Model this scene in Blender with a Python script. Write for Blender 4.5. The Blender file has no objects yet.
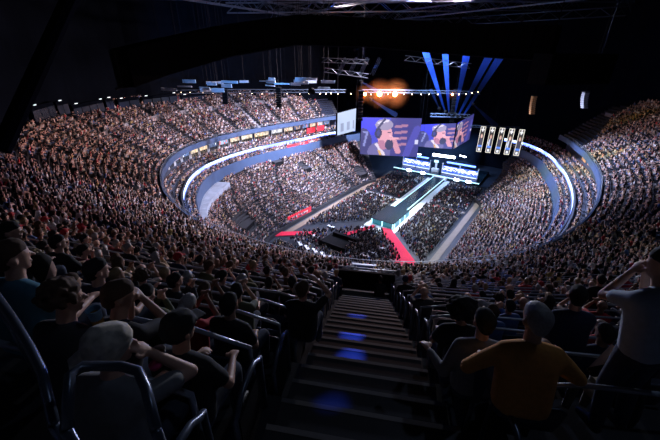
import bpy, bmesh, math, random
import numpy as np
from mathutils import Vector, Matrix
random.seed(7); RNG = np.random.default_rng(11)
S = bpy.context.scene; C = S.collection
R = math.radians; PI = math.pi

# ------------------------------------------------------------------ arena frame
# X = across the floor, Y = along the floor towards the stage, Z = up; the floor is z 0
CAM = Vector((35.28, -77.63, 42.68)); PITCH = R(26.43); HEAD = R(34.94); FPX = 335.2; ROLL = R(0.4)
A0, B0, EX0 = 54.35, 42.38, 2.47
_ct = [-180, -167, -153, -139, -129, -119, -106, -96, -82, -63, -45, 0, 34, 65, 80, 91, 115, 180]
_cv = [.3, -.9, -1.2, -.5, .5, 1.4, 1.2, .2, -3.0, -3.2, -1.5, 0, 1.5, -1.2, -.8, 0, 0, .3]

def P(t, s):
    """point of the bowl at bowl angle t (degrees) and distance s outwards from the balcony edge"""
    t = (t + 180) % 360 - 180
    s = s + float(np.interp(t, _ct, _cv)) * max(0, min(1, (s + 14) / 8))
    if s >= -7: e, a, b = EX0, A0 + s, B0 + s
    else:
        f = min(1, (-7 - s) / 15); e = EX0 + f * 3.5; a = A0 + s; b = B0 + s
    c, d = math.cos(R(t)), math.sin(R(t))
    return b * math.copysign(abs(d) ** (2 / e), d), a * math.copysign(abs(c) ** (2 / e), c)

def bowl_st(x, y):
    lo, hi = -41., 80.
    for _ in range(40):
        m = (lo + hi) / 2
        if (abs(y) / (A0 + m)) ** EX0 + (abs(x) / (B0 + m)) ** EX0 > 1: lo = m
        else: hi = m
    s = lo
    return s, math.degrees(math.atan2((abs(x) / (B0 + s)) ** (EX0 / 2) * math.copysign(1, x), (abs(y) / (A0 + s)) ** (EX0 / 2) * math.copysign(1, y)))

def row_line(s, t0, t1, step=.5):
    """points along a row with arc length"""
    n = max(2, int(abs(t1 - t0) / step) + 1)
    ts = np.linspace(t0, t1, n)
    p = np.array([P(t, s) for t in ts])
    L = np.concatenate([[0], np.cumsum(np.linalg.norm(np.diff(p, axis=0), axis=1))])
    return ts, p, L

def inward(t, s):
    x0, y0 = P(t - .2, s); x1, y1 = P(t + .2, s)
    nx, ny = -(y1 - y0), x1 - x0
    l = math.hypot(nx, ny) or 1
    nx, ny = nx / l, ny / l
    x, y = P(t, s)
    if nx * -x + ny * -y < 0: nx, ny = -nx, -ny
    return nx, ny

_f = (math.cos(PITCH), -math.sin(PITCH))
def px(x, y, z):
    """world point at height z seen at a pixel of the 660x440 frame"""
    dx, dy = x - 330., 220. - y
    c, s = math.cos(ROLL), math.sin(ROLL); dx, dy = c * dx - s * dy, s * dx + c * dy
    X, U = dx / FPX, dy / FPX
    w = (X, math.cos(PITCH) + U * math.sin(PITCH), -math.sin(PITCH) + U * math.cos(PITCH))
    k = (z - CAM.z) / w[2]
    ch, sh = math.cos(HEAD), math.sin(HEAD)
    return Vector((CAM.x + k * (w[0] * ch - w[1] * sh), CAM.y + k * (w[0] * sh + w[1] * ch), z))

def to_px(p):
    d = Vector(p) - CAM
    ch, sh = math.cos(HEAD), math.sin(HEAD)
    X = d.x * ch + d.y * sh; Yv = -d.x * sh + d.y * ch
    F = Yv * math.cos(PITCH) - d.z * math.sin(PITCH); U = Yv * math.sin(PITCH) + d.z * math.cos(PITCH)
    if F < .2: return None
    return 330 + X / F * FPX, 220 - U / F * FPX

# ------------------------------------------------------------------ materials
def mat(name, col, rough=.7, metal=0., emit=None, es=0., noise=0., nscale=8., spec=None):
    m = bpy.data.materials.new(name); m.use_nodes = True
    nt = m.node_tree; b = nt.nodes['Principled BSDF']
    b.inputs['Base Color'].default_value = (*col, 1); b.inputs['Roughness'].default_value = rough
    b.inputs['Metallic'].default_value = metal
    if spec is not None: b.inputs['Specular IOR Level'].default_value = spec
    if noise:
        n = nt.nodes.new('ShaderNodeTexNoise'); n.inputs['Scale'].default_value = nscale
        tc = nt.nodes.new('ShaderNodeTexCoord'); nt.links.new(tc.outputs['Object'], n.inputs['Vector'])
        r = nt.nodes.new('ShaderNodeMix'); r.data_type = 'RGBA'
        r.inputs[6].default_value = (*[c * (1 - noise) for c in col], 1)
        r.inputs[7].default_value = (*[min(1, c * (1 + noise)) for c in col], 1)
        nt.links.new(n.outputs['Fac'], r.inputs[0]); nt.links.new(r.outputs[2], b.inputs['Base Color'])
    if emit:
        b.inputs['Emission Color'].default_value = (*emit, 1); b.inputs['Emission Strength'].default_value = es
    return m

def attr_mat(name, emit=False, strength=1., rough=.8):
    m = bpy.data.materials.new(name); m.use_nodes = True
    nt = m.node_tree; b = nt.nodes['Principled BSDF']
    a = nt.nodes.new('ShaderNodeAttribute'); a.attribute_name = 'Col'
    b.inputs['Roughness'].default_value = rough
    if emit:
        b.inputs['Base Color'].default_value = (.01, .01, .012, 1)
        nt.links.new(a.outputs['Color'], b.inputs['Emission Color']); b.inputs['Emission Strength'].default_value = strength
    else:
        b.inputs['Specular IOR Level'].default_value = .2
        nt.links.new(a.outputs['Color'], b.inputs['Base Color'])
    return m

M = dict(
    light_conc2=mat('pale_walkway_concrete', (.3, .36, .46), .7, noise=.4, nscale=.8),
    concrete=mat('dark_concrete', (.022, .023, .03), .75, noise=.3, nscale=3),
    step=mat('stair_concrete', (.05, .048, .05), .5, noise=.25, nscale=5),
    nosing=mat('step_nosing', (.2, .18, .17), .5, noise=.15, nscale=20),
    light_conc=mat('light_concrete', (.07, .085, .13), .7, noise=.15, nscale=1),
    aisle=mat('aisle_concrete', (.26, .26, .29), .7, noise=.2, nscale=2),
    fascia=mat('balcony_fascia', (.05, .085, .17), .5, noise=.1, nscale=1),
    wall=mat('dark_wall', (.0035, .005, .009), .9, spec=0, noise=.3, nscale=.3),
    ceil=mat('dark_ceiling', (.004, .005, .008), .9, spec=0, noise=.3, nscale=.2),
    rail=mat('rail_steel', (.36, .4, .46), .3, .4, noise=.12, nscale=20),
    darkrail=mat('rail_black_steel', (.1, .12, .16), .3, .5, noise=.15, nscale=20),
    truss=mat('truss_steel', (.09, .11, .15), .4, .6, noise=.2, nscale=2),
    black=mat('matt_black', (.008, .008, .01), .8, spec=.1, noise=.2, nscale=5),
    seat=mat('seat_plastic', (.016, .024, .05), .38, noise=.2, nscale=12),
    seat_metal=mat('seat_bracket', (.05, .055, .065), .4, .7, noise=.1),
    red=mat('red_carpet', (.72, .015, .06), .85, noise=.15, nscale=2),
    floor=mat('arena_floor', (.02, .026, .04), .55, noise=.3, nscale=.3),
    white_floor=mat('white_stage_carpet', (.6, .66, .74), .7, noise=.08, nscale=1),
    tan=mat('tan_aisle_boards', (.2, .145, .11), .7, noise=.2, nscale=1.5),
    pale=mat('pale_aisle_boards', (.17, .14, .12), .7, noise=.15, nscale=1.5),
    stage=mat('stage_deck', (.008, .02, .03), .25, noise=.2, nscale=1),
    white=mat('white_panel', (.7, .72, .76), .5, noise=.05),
    cloth=mat('white_table_cloth', (.75, .76, .8), .8, noise=.08, nscale=3),
    baffle=mat('roof_baffle_fabric', (.009, .0075, .007), .9, spec=0, noise=.3, nscale=1),
    glass=mat('suite_glass', (.02, .03, .05), .1, noise=.1),
    e_white=mat('lamp_white', (.8, .8, .8), .5, emit=(.8, .88, 1), es=14),
    e_ribbon_b=mat('lamp_blue', (.1, .1, .3), .5, emit=(.1, .22, 1), es=5),
    e_orange=mat('lamp_orange', (.8, .4, .2), .5, emit=(1, .3, .08), es=30),
    e_small=mat('lamp_warm', (.8, .6, .4), .5, emit=(1, .72, .5), es=9),
    e_dash=mat('lamp_cool', (.8, .8, .8), .5, emit=(.75, .9, 1), es=.9),
    e_red=mat('sign_red_face', (.5, .02, .03), .5, emit=(1, .03, .07), es=.55),
    e_cyan=mat('runway_led', (.1, .4, .5), .5, emit=(.5, .82, 1), es=1.7),
    e_teal=mat('runway_screen', (.02, .12, .15), .4, emit=(.03, .3, .4), es=.5),
    attr=attr_mat('crowd_clothes_and_skin'), led=attr_mat('led_screen', True, 1.15), ribbon=attr_mat('led_ribbon', True, 4),
    suite=attr_mat('suite_interior', True, 1.7),
    skin_a=mat('skin_light', (.62, .36, .26), .55, noise=.06, nscale=30), skin_b=mat('skin_tan', (.48, .27, .18), .55, noise=.06, nscale=30),
    skin_c=mat('skin_brown', (.25, .13, .085), .55, noise=.06, nscale=30),
    lip=mat('lips', (.45, .16, .14), .5), eye=mat('eyes', (.05, .04, .04), .2), shoe=mat('shoe_leather', (.05, .05, .055), .5, noise=.2),
    h_brown=mat('hair_brown', (.085, .045, .025), .85, noise=.5, nscale=60), h_black=mat('hair_black', (.012, .01, .01), .85, noise=.5, nscale=60),
    h_blond=mat('hair_fair', (.32, .21, .1), .5, noise=.4, nscale=60), h_grey=mat('hair_grey', (.3, .29, .29), .5, noise=.4, nscale=60),
    amber=mat('drink', (.5, .25, .06), .2),
)
M['roof_slab'] = mat('roof_slab_pale', (.5, .58, .7), .5, noise=.3, nscale=1)
def cloth(name, col): return mat('fabric_' + name, col, .85, noise=.22, nscale=25)
SHIRTS = {'black': (.012, .012, .014), 'charcoal': (.05, .05, .055), 'navy': (.015, .025, .07), 'grey': (.2, .2, .21), 'white': (.6, .6, .62),
          'red': (.42, .02, .03), 'blue': (.05, .12, .3), 'olive': (.09, .1, .05), 'beige': (.4, .33, .24), 'maroon': (.14, .015, .03)}
SM = {k: cloth(k, v) for k, v in SHIRTS.items()}
SM['mustard'] = cloth('mustard', (.62, .27, .06)); SM['teal'] = cloth('teal', (.05, .17, .24)); SM['steel'] = cloth('steel_blue', (.4, .47, .56))
M['jeans'] = cloth('dark_jeans', (.03, .04, .07)); M['camo'] = mat('camouflage_cap_cloth', (.55, .5, .42), .9, noise=.75, nscale=22)
M['bracelet'] = mat('pink_wristband', (.8, .05, .2), .6); M['cup'] = mat('blue_cup_plastic', (.2, .38, .55), .3, noise=.1); M['cup2'] = mat('clear_cup_plastic', (.45, .42, .42), .15, noise=.1)

# ------------------------------------------------------------------ mesh helpers
class MB:
    def __init__(s): s.v = []; s.f = []; s.m = []
    def add(s, vs, fs, mi=0):
        o = len(s.v); s.v += [tuple(v) for v in vs]; s.f += [tuple(i + o for i in f) for f in fs]; s.m += [mi] * len(fs)
    def box(s, c, size, rz=0, mi=0, mtx=None):
        x, y, z = [q / 2 for q in size]; cs, sn = math.cos(rz), math.sin(rz)
        vs = []
        for dz in (-z, z):
            for dx, dy in ((-x, -y), (x, -y), (x, y), (-x, y)):
                p = Vector((dx * cs - dy * sn, dx * sn + dy * cs, dz))
                if mtx: p = mtx @ Vector((dx, dy, dz))
                vs.append((c[0] + p.x, c[1] + p.y, c[2] + p.z))
        s.add(vs, [(3, 2, 1, 0), (4, 5, 6, 7), (0, 1, 5, 4), (1, 2, 6, 5), (2, 3, 7, 6), (3, 0, 4, 7)], mi)
        return s
    def tube(s, pts, r, n=8, mi=0, closed=False):
        pts = [Vector(p) for p in pts]; rs = r if isinstance(r, (list, tuple)) else [r] * len(pts)
        vs = []; prev = None
        for i, p in enumerate(pts):
            d = (pts[min(i + 1, len(pts) - 1)] - pts[max(i - 1, 0)]).normalized()
            up = Vector((0, 0, 1)) if abs(d.z) < .95 else Vector((1, 0, 0))
            if prev is not None:
                up = prev
            a = d.cross(up).normalized(); b = a.cross(d).normalized(); prev = b
            for k in range(n):
                w = 2 * PI * k / n; vs.append(p + (a * math.cos(w) + b * math.sin(w)) * rs[i])
        fs = []
        for i in range(len(pts) - 1):
            for k in range(n):
                k2 = (k + 1) % n; fs.append((i * n + k, i * n + k2, (i + 1) * n + k2, (i + 1) * n + k))
        fs.append(tuple(range(n - 1, -1, -1))); e = (len(pts) - 1) * n; fs.append(tuple(e + k for k in range(n)))
        s.add(vs, fs, mi); return s
    def strip(s, la, lb, mi=0):
        n = len(la); s.add(list(la) + list(lb), [(i, i + 1, n + i + 1, n + i) for i in range(n - 1)], mi); return s
    def mesh(s, name, mats):
        me = bpy.data.meshes.new(name); me.from_pydata(s.v, [], s.f)
        for m in (mats if isinstance(mats, (list, tuple)) else [mats]): me.materials.append(m)
        me.polygons.foreach_set('material_index', s.m); me.validate(); me.update(); return me
    def build(s, name, mats, parent=None, smooth=False, loc=None):
        return link(name, s.mesh(name, mats), parent, smooth, loc)

def link(name, me, parent=None, smooth=False, loc=None):
    o = bpy.data.objects.new(name, me); C.objects.link(o)
    if parent is not None: o.parent = parent
    if smooth and me: me.polygons.foreach_set('use_smooth', [True] * len(me.polygons))
    if loc is not None: o.location = loc
    return o
def tag(o, label, cat, group=None, kind=None):
    o['label'] = label; o['category'] = cat
    if group: o['group'] = group
    if kind: o['kind'] = kind
    return o
def thing(name, label, cat, loc=(0, 0, 0), rz=0, group=None):
    o = bpy.data.objects.new(name, None); C.objects.link(o); o.location = loc; o.rotation_euler = (0, 0, rz); o.empty_display_size = .2
    return tag(o, label, cat, group)
def struct(o): o['kind'] = 'structure'; return o
def rel(parent, *objs):
    """children built at world coordinates under a thing at its own base"""
    bpy.context.view_layer.update
    inv = (Matrix.Translation(parent.location) @ parent.rotation_euler.to_matrix().to_4x4()).inverted()
    for o in objs: o.matrix_parent_inverse = inv
    return parent

ORD = ['zeroth', 'first', 'second', 'third', 'fourth', 'fifth', 'sixth', 'seventh', 'eighth', 'ninth', 'tenth', 'eleventh', 'twelfth', 'thirteenth',
       'fourteenth', 'fifteenth', 'sixteenth', 'seventeenth', 'eighteenth', 'nineteenth', 'twentieth']
ORD += ['twenty-' + o for o in ORD[1:10]] + ['thirtieth'] + ['thirty-' + o for o in ORD[1:10]] + ['fortieth'] + ['forty-' + o for o in ORD[1:10]]

# ------------------------------------------------------------------ bowl profile
T0 = 155.35                                  # bowl angle of the staircase under the camera
UZ, US, UR, UT = 21.89, .6, .57, .86         # upper tier: first row height, offset, rise, tread
def u_s(k): return US + UT * k
def u_z(k): return UZ + UR * k
def u_rows(t):
    t = (t + 180) % 360 - 180
    if 112 <= t or t <= -166: return 38
    return int(np.interp(t, [-166, -120, -92, -80, -68, -55, 0, 45, 60, 112], [19, 18.5, 17, 14, 9, 9, 9, 15, 19, 19]))
TA, TB = -60, -312                            # the tier runs from behind the far end round the near end (t decreasing) to t = 48
def arc(s0, ta=TA, tb=TB, step=2.): return np.linspace(ta, tb, int(abs(tb - ta) / step) + 1)

def tier(name, kmax, m):
    mb = MB(); 
    for k in range(kmax):
        ts = [t for t in arc(0) if u_rows(t) > k]
        runs = []; cur = []
        for t in arc(0):
            if u_rows(t) > k: cur.append(t)
            else:
                if len(cur) > 1: runs.append(cur)
                cur = []
        if len(cur) > 1: runs.append(cur)
        for run in runs:
            a = [(*P(t, u_s(k)), u_z(k) - UR) for t in run]; b = [(*P(t, u_s(k)), u_z(k)) for t in run]
            c = [(*P(t, u_s(k + 1)), u_z(k)) for t in run]
            mb.strip(a, b); mb.strip(b, c)
    return struct(mb.build(name, m))
tier('seating_tier', 38, M['concrete'])

# balcony parapet, fascia, soffit
def ring(name, prof, m, ta=TA, tb=TB, step=2.):
    """sweep of a profile [(s, z), ...] round the bowl"""
    mb = MB(); ts = arc(0, ta, tb, step)
    lines = [[(*P(t, s), z) for t in ts] for s, z in prof]
    for a, b in zip(lines[:-1], lines[1:]): mb.strip(a, b)
    return mb.build(name, m)
struct(ring('trim_1', [(.6, 21.3), (.25, 21.3), (.25, 22.25), (-.05, 22.25), (-.1, 21.0), (3.2, 21.0)], M['fascia']))
struct(ring('wall_suites', [(3.0, 21.0), (3.0, 18.0), (1.6, 18.0), (1.6, 17.6), (.5, 17.6), (.5, 17.2), (-.6, 17.2), (-.6, 16.8), (-2.4, 16.8), (-2.4, 17.35), (-2.65, 17.35), (-2.7, 16.4), (-2.9, 16.4), (-2.9, 15.7), (-3.8, 15.7), (-3.8, 15.2), (-4.7, 15.2)], M['light_conc']))
struct(ring('wall_lower_bowl', [(-4.7, 15.2), (-4.7, 15.75), (-4.9, 15.75), (-4.98, 12.9), (-5.3, 12.9)], M['fascia'], -50, -330))
# LED ribbon round the balcony front
def col_mesh(name, grid_pts, nx, ny, colf, m, parent=None):
    me = bpy.data.meshes.new(name)
    vs = [grid_pts(i / nx, j / ny) for j in range(ny + 1) for i in range(nx + 1)]
    fs = [(j * (nx + 1) + i, j * (nx + 1) + i + 1, (j + 1) * (nx + 1) + i + 1, (j + 1) * (nx + 1) + i) for j in range(ny) for i in range(nx)]
    me.from_pydata(vs, [], fs); me.materials.append(m)
    at = me.attributes.new('Col', 'FLOAT_COLOR', 'CORNER'); cols = []
    for j in range(ny):
        for i in range(nx):
            c = colf((i + .5) / nx, (j + .5) / ny); cols += [c[0], c[1], c[2], 1] * 4
    at.data.foreach_set('color', cols); me.update()
    return link(name, me, parent)
def ribbon_pts(u, v):
    t = -52 + (-338 + 52) * u; x, y = P(t, -2.78); return (x, y, 16.42 + .95 * v)
_rn = RNG.random(2000)
def ribbon_col(u, v):
    t = -52 - 286 * u
    n = _rn[int(u * 420)]; m = _rn[int(u * 60) + 900]
    base = np.array((.5, .66, 1.)) if v > .33 else np.array((.12, .2, .9))
    if n > .8: base = base * .55
    if m > .75: base = np.array((.16, .24, .95))
    return base * (.85 + .3 * n)
rb = thing('led_ribbon_board', 'long white and blue LED ribbon running round the balcony front', 'LED board', (*P(-90, -2.7), 16.4))
rel(rb, col_mesh('display', ribbon_pts, 420, 3, ribbon_col, M['ribbon'], rb), ring('housing', [(-2.72, 16.4), (-2.72, 17.4), (-2.79, 17.4)], M['black'], -52, -338))
rb.children[0].name = 'display'
for o in list(C.objects):
    if o.name == 'housing': o.parent = rb; rel(rb, o)

# ------------------------------------------------------------------ suites behind the ribbon
def lerp(a, b, f): return a + (b - a) * f
k = 0
for t in np.arange(-66, -150, -3.6):
    k += 1
    w = 1.55
    def gp(u, v, t=t, w=w): x, y = P(t + w * (1 - 2 * u), 2.9); return (x, y, 18.1 + 2.75 * v)
    base = random.choice([(.9, .75, .6), (.5, .6, .9), (.2, .3, .6), (.85, .85, .95), (.12, .16, .3), (.15, .2, .4)])
    acc = random.choice([(.9, .15, .1), (.9, .5, .2), (.3, .5, 1.), (1, 1, 1)])
    rr = RNG.random((14, 6))
    def cf(u, v, base=base, acc=acc, rr=rr):
        q = rr[int(u * 13.99)][int(v * 5.99)]
        if v < .35: return np.array(base) * .08 * (q > .5)
        return np.array(acc) if q > .86 else np.array(base) * (.3 + .7 * q)
    e = thing('suite_window', 'lit glass front of hospitality suite, %s along the balcony from the hanging side screen' % ORD[k], 'suite', (*P(t, 2.9), 17.3), 0, 'suites under the upper balcony')
    o1 = col_mesh('pane', gp, 14, 6, cf, M['suite'], e)
    mb = MB(); a = P(t + w, 2.85); b = P(t - w, 2.85)
    for q in (a, b): mb.box((q[0], q[1], 18.85), (.18, .18, 3.1))
    mb.tube([(*a, 20.2), (*b, 20.2)], .1, 4); mb.tube([(*a, 17.5), (*b, 17.5)], .1, 4)
    o2 = mb.build('frame', M['white'], e); rel(e, o1, o2)
k = 0
for t in np.arange(102, 58, -5.5):
    k += 1
    base = random.choice([(1., .55, .3), (.4, .5, .9), (.9, .6, .4)])
    rr = RNG.random((10, 5))
    def gp(u, v, t=t): x, y = P(t + 2 * (1 - 2 * u), 2.9); return (x, y, 18.1 + 2.75 * v)
    def cf(u, v, base=base, rr=rr):
        q = rr[int(u * 9.99)][int(v * 4.99)]; return np.array(base) * (.15 + .7 * q * q)
    e = thing('suite_window', 'warm lit suite front across the bowl, %s from the aisle rail end' % ORD[k], 'suite', (*P(t, 2.9), 17.3), 0, 'suites on the far straight')
    rel(e, col_mesh('pane', gp, 10, 5, cf, M['suite'], e))

# ------------------------------------------------------------------ lower bowl
LS, LT, LZ, LR, LN = -5.3, .80, 12.4, .565, 21
def l_s(j): return LS - LT * j
def l_z(j): return LZ - LR * j
mb = MB(); ts = arc(0, -46, -330, 2)
for j in range(LN):
    a = [(*P(t, l_s(j)), l_z(j) + LR) for t in ts]; b = [(*P(t, l_s(j)), l_z(j)) for t in ts]; c = [(*P(t, l_s(j + 1)), l_z(j)) for t in ts]
    mb.strip(a, b); mb.strip(b, c)
b = [(*P(t, l_s(LN)), l_z(LN - 1)) for t in ts]; c = [(*P(t, l_s(LN)), 0) for t in ts]; mb.strip(b, c)
struct(mb.build('lower_seating_tier', M['concrete']))
struct(ring('trim_2', [(-4.99, 12.93), (-7.7, 12.93), (-7.7, 10.9)], M['light_conc2'], -118, -152))

# ------------------------------------------------------------------ outer shell
def shell(name, s_of_t, z0, z1, m, ta, tb):
    mb = MB(); ts = arc(0, ta, tb, 3)
    mb.strip([(*P(t, s_of_t(t)), z0(t)) for t in ts], [(*P(t, s_of_t(t)), z1) for t in ts]); return struct(mb.build(name, m))
ws = lambda t: u_s(u_rows(t)) + .3
shell('wall_far', lambda t: 20, lambda t: 0, 64, M['wall'], 62, -68)
shell('wall_left', lambda t: ws(t), lambda t: u_z(u_rows(t)) - 1, 64, M['wall'], -60, -165.9)
shell('wall_right', lambda t: ws(t), lambda t: u_z(u_rows(t)) - 1, 64, M['wall'], -248.1, -318)
shell('wall_back', lambda t: 34.5, lambda t: 40, 64, M['wall'], -166.1, -247.9)
mb = MB()
for t in (-166, 112):
    a, b = P(t, 16), P(t, 34.5); mb.add([(*a, 30), (*b, 30), (*b, 64), (*a, 64)], [(0, 1, 2, 3)])
struct(mb.build('wall_return', M['wall']))
mb = MB(); ts = np.linspace(0, 360, 73); mb.v = [(*P(t, 36), 64) for t in ts[:-1]] + [(0, 0, 68)]
mb.f = [(i, (i + 1) % 72, 72) for i in range(72)]; mb.m = [0] * 72
struct(mb.build('ceiling', M['ceil']))
mb = MB(); mb.add([(-75, -90, 0), (75, -90, 0), (75, 95, 0), (-75, 95, 0)], [(0, 1, 2, 3)])
struct(mb.build('floor', M['floor']))

# ------------------------------------------------------------------ floor markings, carpets, aisles
def slab(name, pts, z0, z1, m):
    mb = MB(); n = len(pts)
    mb.add([(p[0], p[1], z0) for p in pts] + [(p[0], p[1], z1) for p in pts], [tuple(range(n, 2 * n))] + [(i, (i + 1) % n, n + (i + 1) % n, n + i) for i in range(n)])
    return mb.build(name, m)
struct(slab('trim_3', [(-19.6, -22), (-17.9, -20), (-17.9, 44), (-19.6, 44)], 0, .12, M['tan']))
struct(slab('trim_4', [(16.9, -24), (18.4, -24), (18.4, 44), (16.9, 44)], 0, .12, M['pale']))
struct(slab('trim_5', [(-4.4, -6), (-2.2, -6), (-2.2, 45), (-4.4, 45)], 0, .06, M['white_floor']))
struct(slab('trim_6', [(2.2, -6), (4.6, -6), (4.6, 45), (2.2, 45)], 0, .06, M['white_floor']))
struct(slab('trim_7', [(-4.6, -6.2), (4.6, -6.2), (4.6, -1.9), (-4.6, -1.9)], 0, .05, M['white_floor']))
struct(slab('trim_8', [(-17.8, 17.2), (-4.4, 17.2), (-4.4, 19), (-17.8, 19)], 0, .05, M['white_floor']))
struct(slab('trim_9', [(4.6, 19.6), (16.3, 19.6), (16.3, 20.8), (4.6, 20.8)], 0, .05, M['pale']))
tag(slab('red_carpet', [(.2, -2.9), (2.8, -2.2), (17.6, -16.6), (16, -19.5), (12.9, -19.6)], .06, .12, M['red']), 'long red carpet from the runway end to the near floor exit', 'carpet')
tag(slab('red_carpet', [(-22.6, -22.9), (-19.8, -23.6), (-11.6, -16.6), (-12.6, -15.2)], .12, .3, M['red']), 'wide red carpet entrance beside the side aisle corner', 'carpet')
tag(slab('red_carpet', [(-6.6, -12.9), (-5.3, -13.2), (-1.0, -3.6), (-2.2, -2.8)], .12, .2, M['red']), 'narrow red carpet path behind the dark production desks', 'carpet')

# ------------------------------------------------------------------ stage, runway
st = thing('stage', 'low wide esports stage with dark deck and white lit edge', 'stage', (-3, 50, 0))
o1 = slab('deck', [(-19.5, 46), (14, 46), (14, 62), (-19.5, 62)], 0, 1.3, M['stage'])
mb = MB(); mb.box((-2.7, 45.9, 1.15), (33.4, .2, .3)); o2 = mb.build('lit_edge', M['e_cyan'])
mb = MB(); mb.box((0, 45.2, .9), (5.4, 1.6, .5)).box((0, 44.2, .5), (5.4, .8, .45)); o3 = mb.build('front_steps', M['white'])
for o in (o1, o2, o3): o.parent = st
rel(st, o1, o2, o3)
rw = thing('runway', 'long dark glossy runway with white lit edges leading to the stage', 'runway', (0, 20, 0))
os_ = []
mb = MB(); mb.box((0, 22.5, .55), (4.0, 45, 1.1)); os_.append(mb.build('deck', M['stage']))
for sx in (-1, 1):
    mb = MB(); mb.box((sx * 2.08, 22.5, 1.08), (.22, 45, .14)); os_.append(mb.build('edge_light', M['e_cyan']))
mb = MB(); mb.box((0, 3.5, .8), (6.6, 11, 1.6)); os_.append(mb.build('platform', M['stage']))
mb = MB(); mb.box((3.36, 3.5, .8), (.08, 10.6, 1.3)).box((0, -2.06, .8), (6.2, .08, 1.3)); os_.append(mb.build('platform_screen', M['e_teal']))
for yy in (-1.6, 1.9, 5.2, 8.6):
    mb = MB(); mb.box((3.45, yy, .8), (.12, .5, 1.5)); os_.append(mb.build('light_post', M['e_cyan']))
for xx in (-3.2, 0, 3.2):
    mb = MB(); mb.box((xx, -2.15, .8), (.35, .12, 1.5)); os_.append(mb.build('light_post', M['e_cyan']))
for o in os_: o.parent = rw
rel(rw, *os_)

def ell(u, v, cx, cy, rx, ry): return ((u - cx) / rx) ** 2 + ((v - cy) / ry) ** 2 < 1
_dn = RNG.random((80, 80))
def desk_col(u, v):
    return tuple(2. * q for q in desk_c(u, v))
def desk_c(u, v):
    n = _dn[int(u * 40)][int(v * 12)]
    if v < .12: return (.5, .6, 1.)
    if v < .42: return (.02, .06, .75) if n < .6 else (.1, .18, 1)
    if v > .85: return (.03, .08, .6)
    return (.75, .85, 1.1) if n > .45 else ((.15, .25, 1.) if n > .2 else (.02, .03, .12))
def team_desk(x0, x1, y, label):
    e = thing('team_desk', label, 'team desk', ((x0 + x1) / 2, y, 1.3), 0, 'team desks on the stage')
    o1 = col_mesh('screen_front', lambda u, v: (x0 + (x1 - x0) * u, y, 1.5 + 3.0 * v), 34, 10, desk_col, M['led'], e)
    mb = MB(); mb.box(((x0 + x1) / 2, y + 1, 1.9), (x1 - x0, 1.8, 1.1)); o2 = mb.build('desk_body', M['white'], e)
    mb = MB()
    for xx in (x0, x1, (x0 + x1) / 2): mb.box((xx, y + .1, 3.3), (.3, .3, 4.2))
    o3 = mb.build('frame', M['white'], e)
    mb = MB(); mb.box(((x0 + x1) / 2, y + .8, 5.7), ((x1 - x0) * .8, .6, .45)); o4 = mb.build('blue_header_light', M['e_ribbon_b'], e)
    return rel(e, o1, o2, o3, o4)
team_desk(-17.5, -6.2, 50.5, 'white and blue glowing team desk under the large hanging screen')
team_desk(-.9, 12.2, 49.5, 'white and blue glowing team desk nearer the five banner screens')
e = thing('stage_totem', 'white lit trophy totem between the two team desks', 'totem', (-3.6, 50, 1.3))
mb = MB(); mb.box((-3.6, 50, 1.9), (2.6, 1.6, 1.2)).box((-3.6, 50.3, 4), (.7, .6, 3.4)); o1 = mb.build('plinth', M['white'], e)
mb = MB(); mb.box((-3.6, 49.9, 5.4), (1.6, .2, .9)); o2 = mb.build('lit_head', M['e_cyan'], e); rel(e, o1, o2)
for i, (xx, yy) in enumerate([(-12.5, 45.3), (-6.8, 45.2), (6.2, 45.1), (10.4, 45.3)]):
    e = thing('floor_monitor', 'small white confidence monitor at the stage front, %s from the side wall' % ORD[i + 1], 'monitor', (xx, yy, 0), 0, 'monitors along the stage front')
    mb = MB(); mb.box((xx, yy, 1.35), (1.7, .15, .9)); o1 = mb.build('display', M['e_white'], e)
    mb = MB(); mb.box((xx, yy + .2, .5), (.9, .3, 1.0)); o2 = mb.build('stand', M['black'], e); rel(e, o1, o2)
def box_lamp(name, label, cat, a, b, th, m, dz=.3):
    """a bar lamp hanging from the roof grid with its housing and two cables"""
    a, b = Vector(a), Vector(b); e = thing(name, label, cat, (a + b) / 2)
    mb = MB(); mb.tube([a, b], th, 6); o1 = mb.build('tube', m, e)
    mb = MB(); mb.tube([a + Vector((0, 0, th + .12)), b + Vector((0, 0, th + .12))], .18, 4)
    for q in (a, b): mb.tube([q, q + Vector((0, 0, 26))], .03, 4)
    o2 = mb.build('housing', M['black'], e); return rel(e, o1, o2)
a, b = px(433, 154.5, 9), px(455, 157.5, 9); box_lamp('stage_wash_light', 'long bright white light bar above the stage centre', 'light', a, b, .5, M['e_white'])
a, b = px(415, 153.5, 9.2), px(421, 154.5, 9.2); box_lamp('stage_wash_light', 'short white light above the desk under the large screen', 'light', a, b, .22, M['e_white'])
a, b = px(460, 155.5, 9.2), px(466, 157, 9.2); box_lamp('stage_wash_light', 'short white light above the desk near the banner screens', 'light', a, b, .22, M['e_white'])

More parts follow.
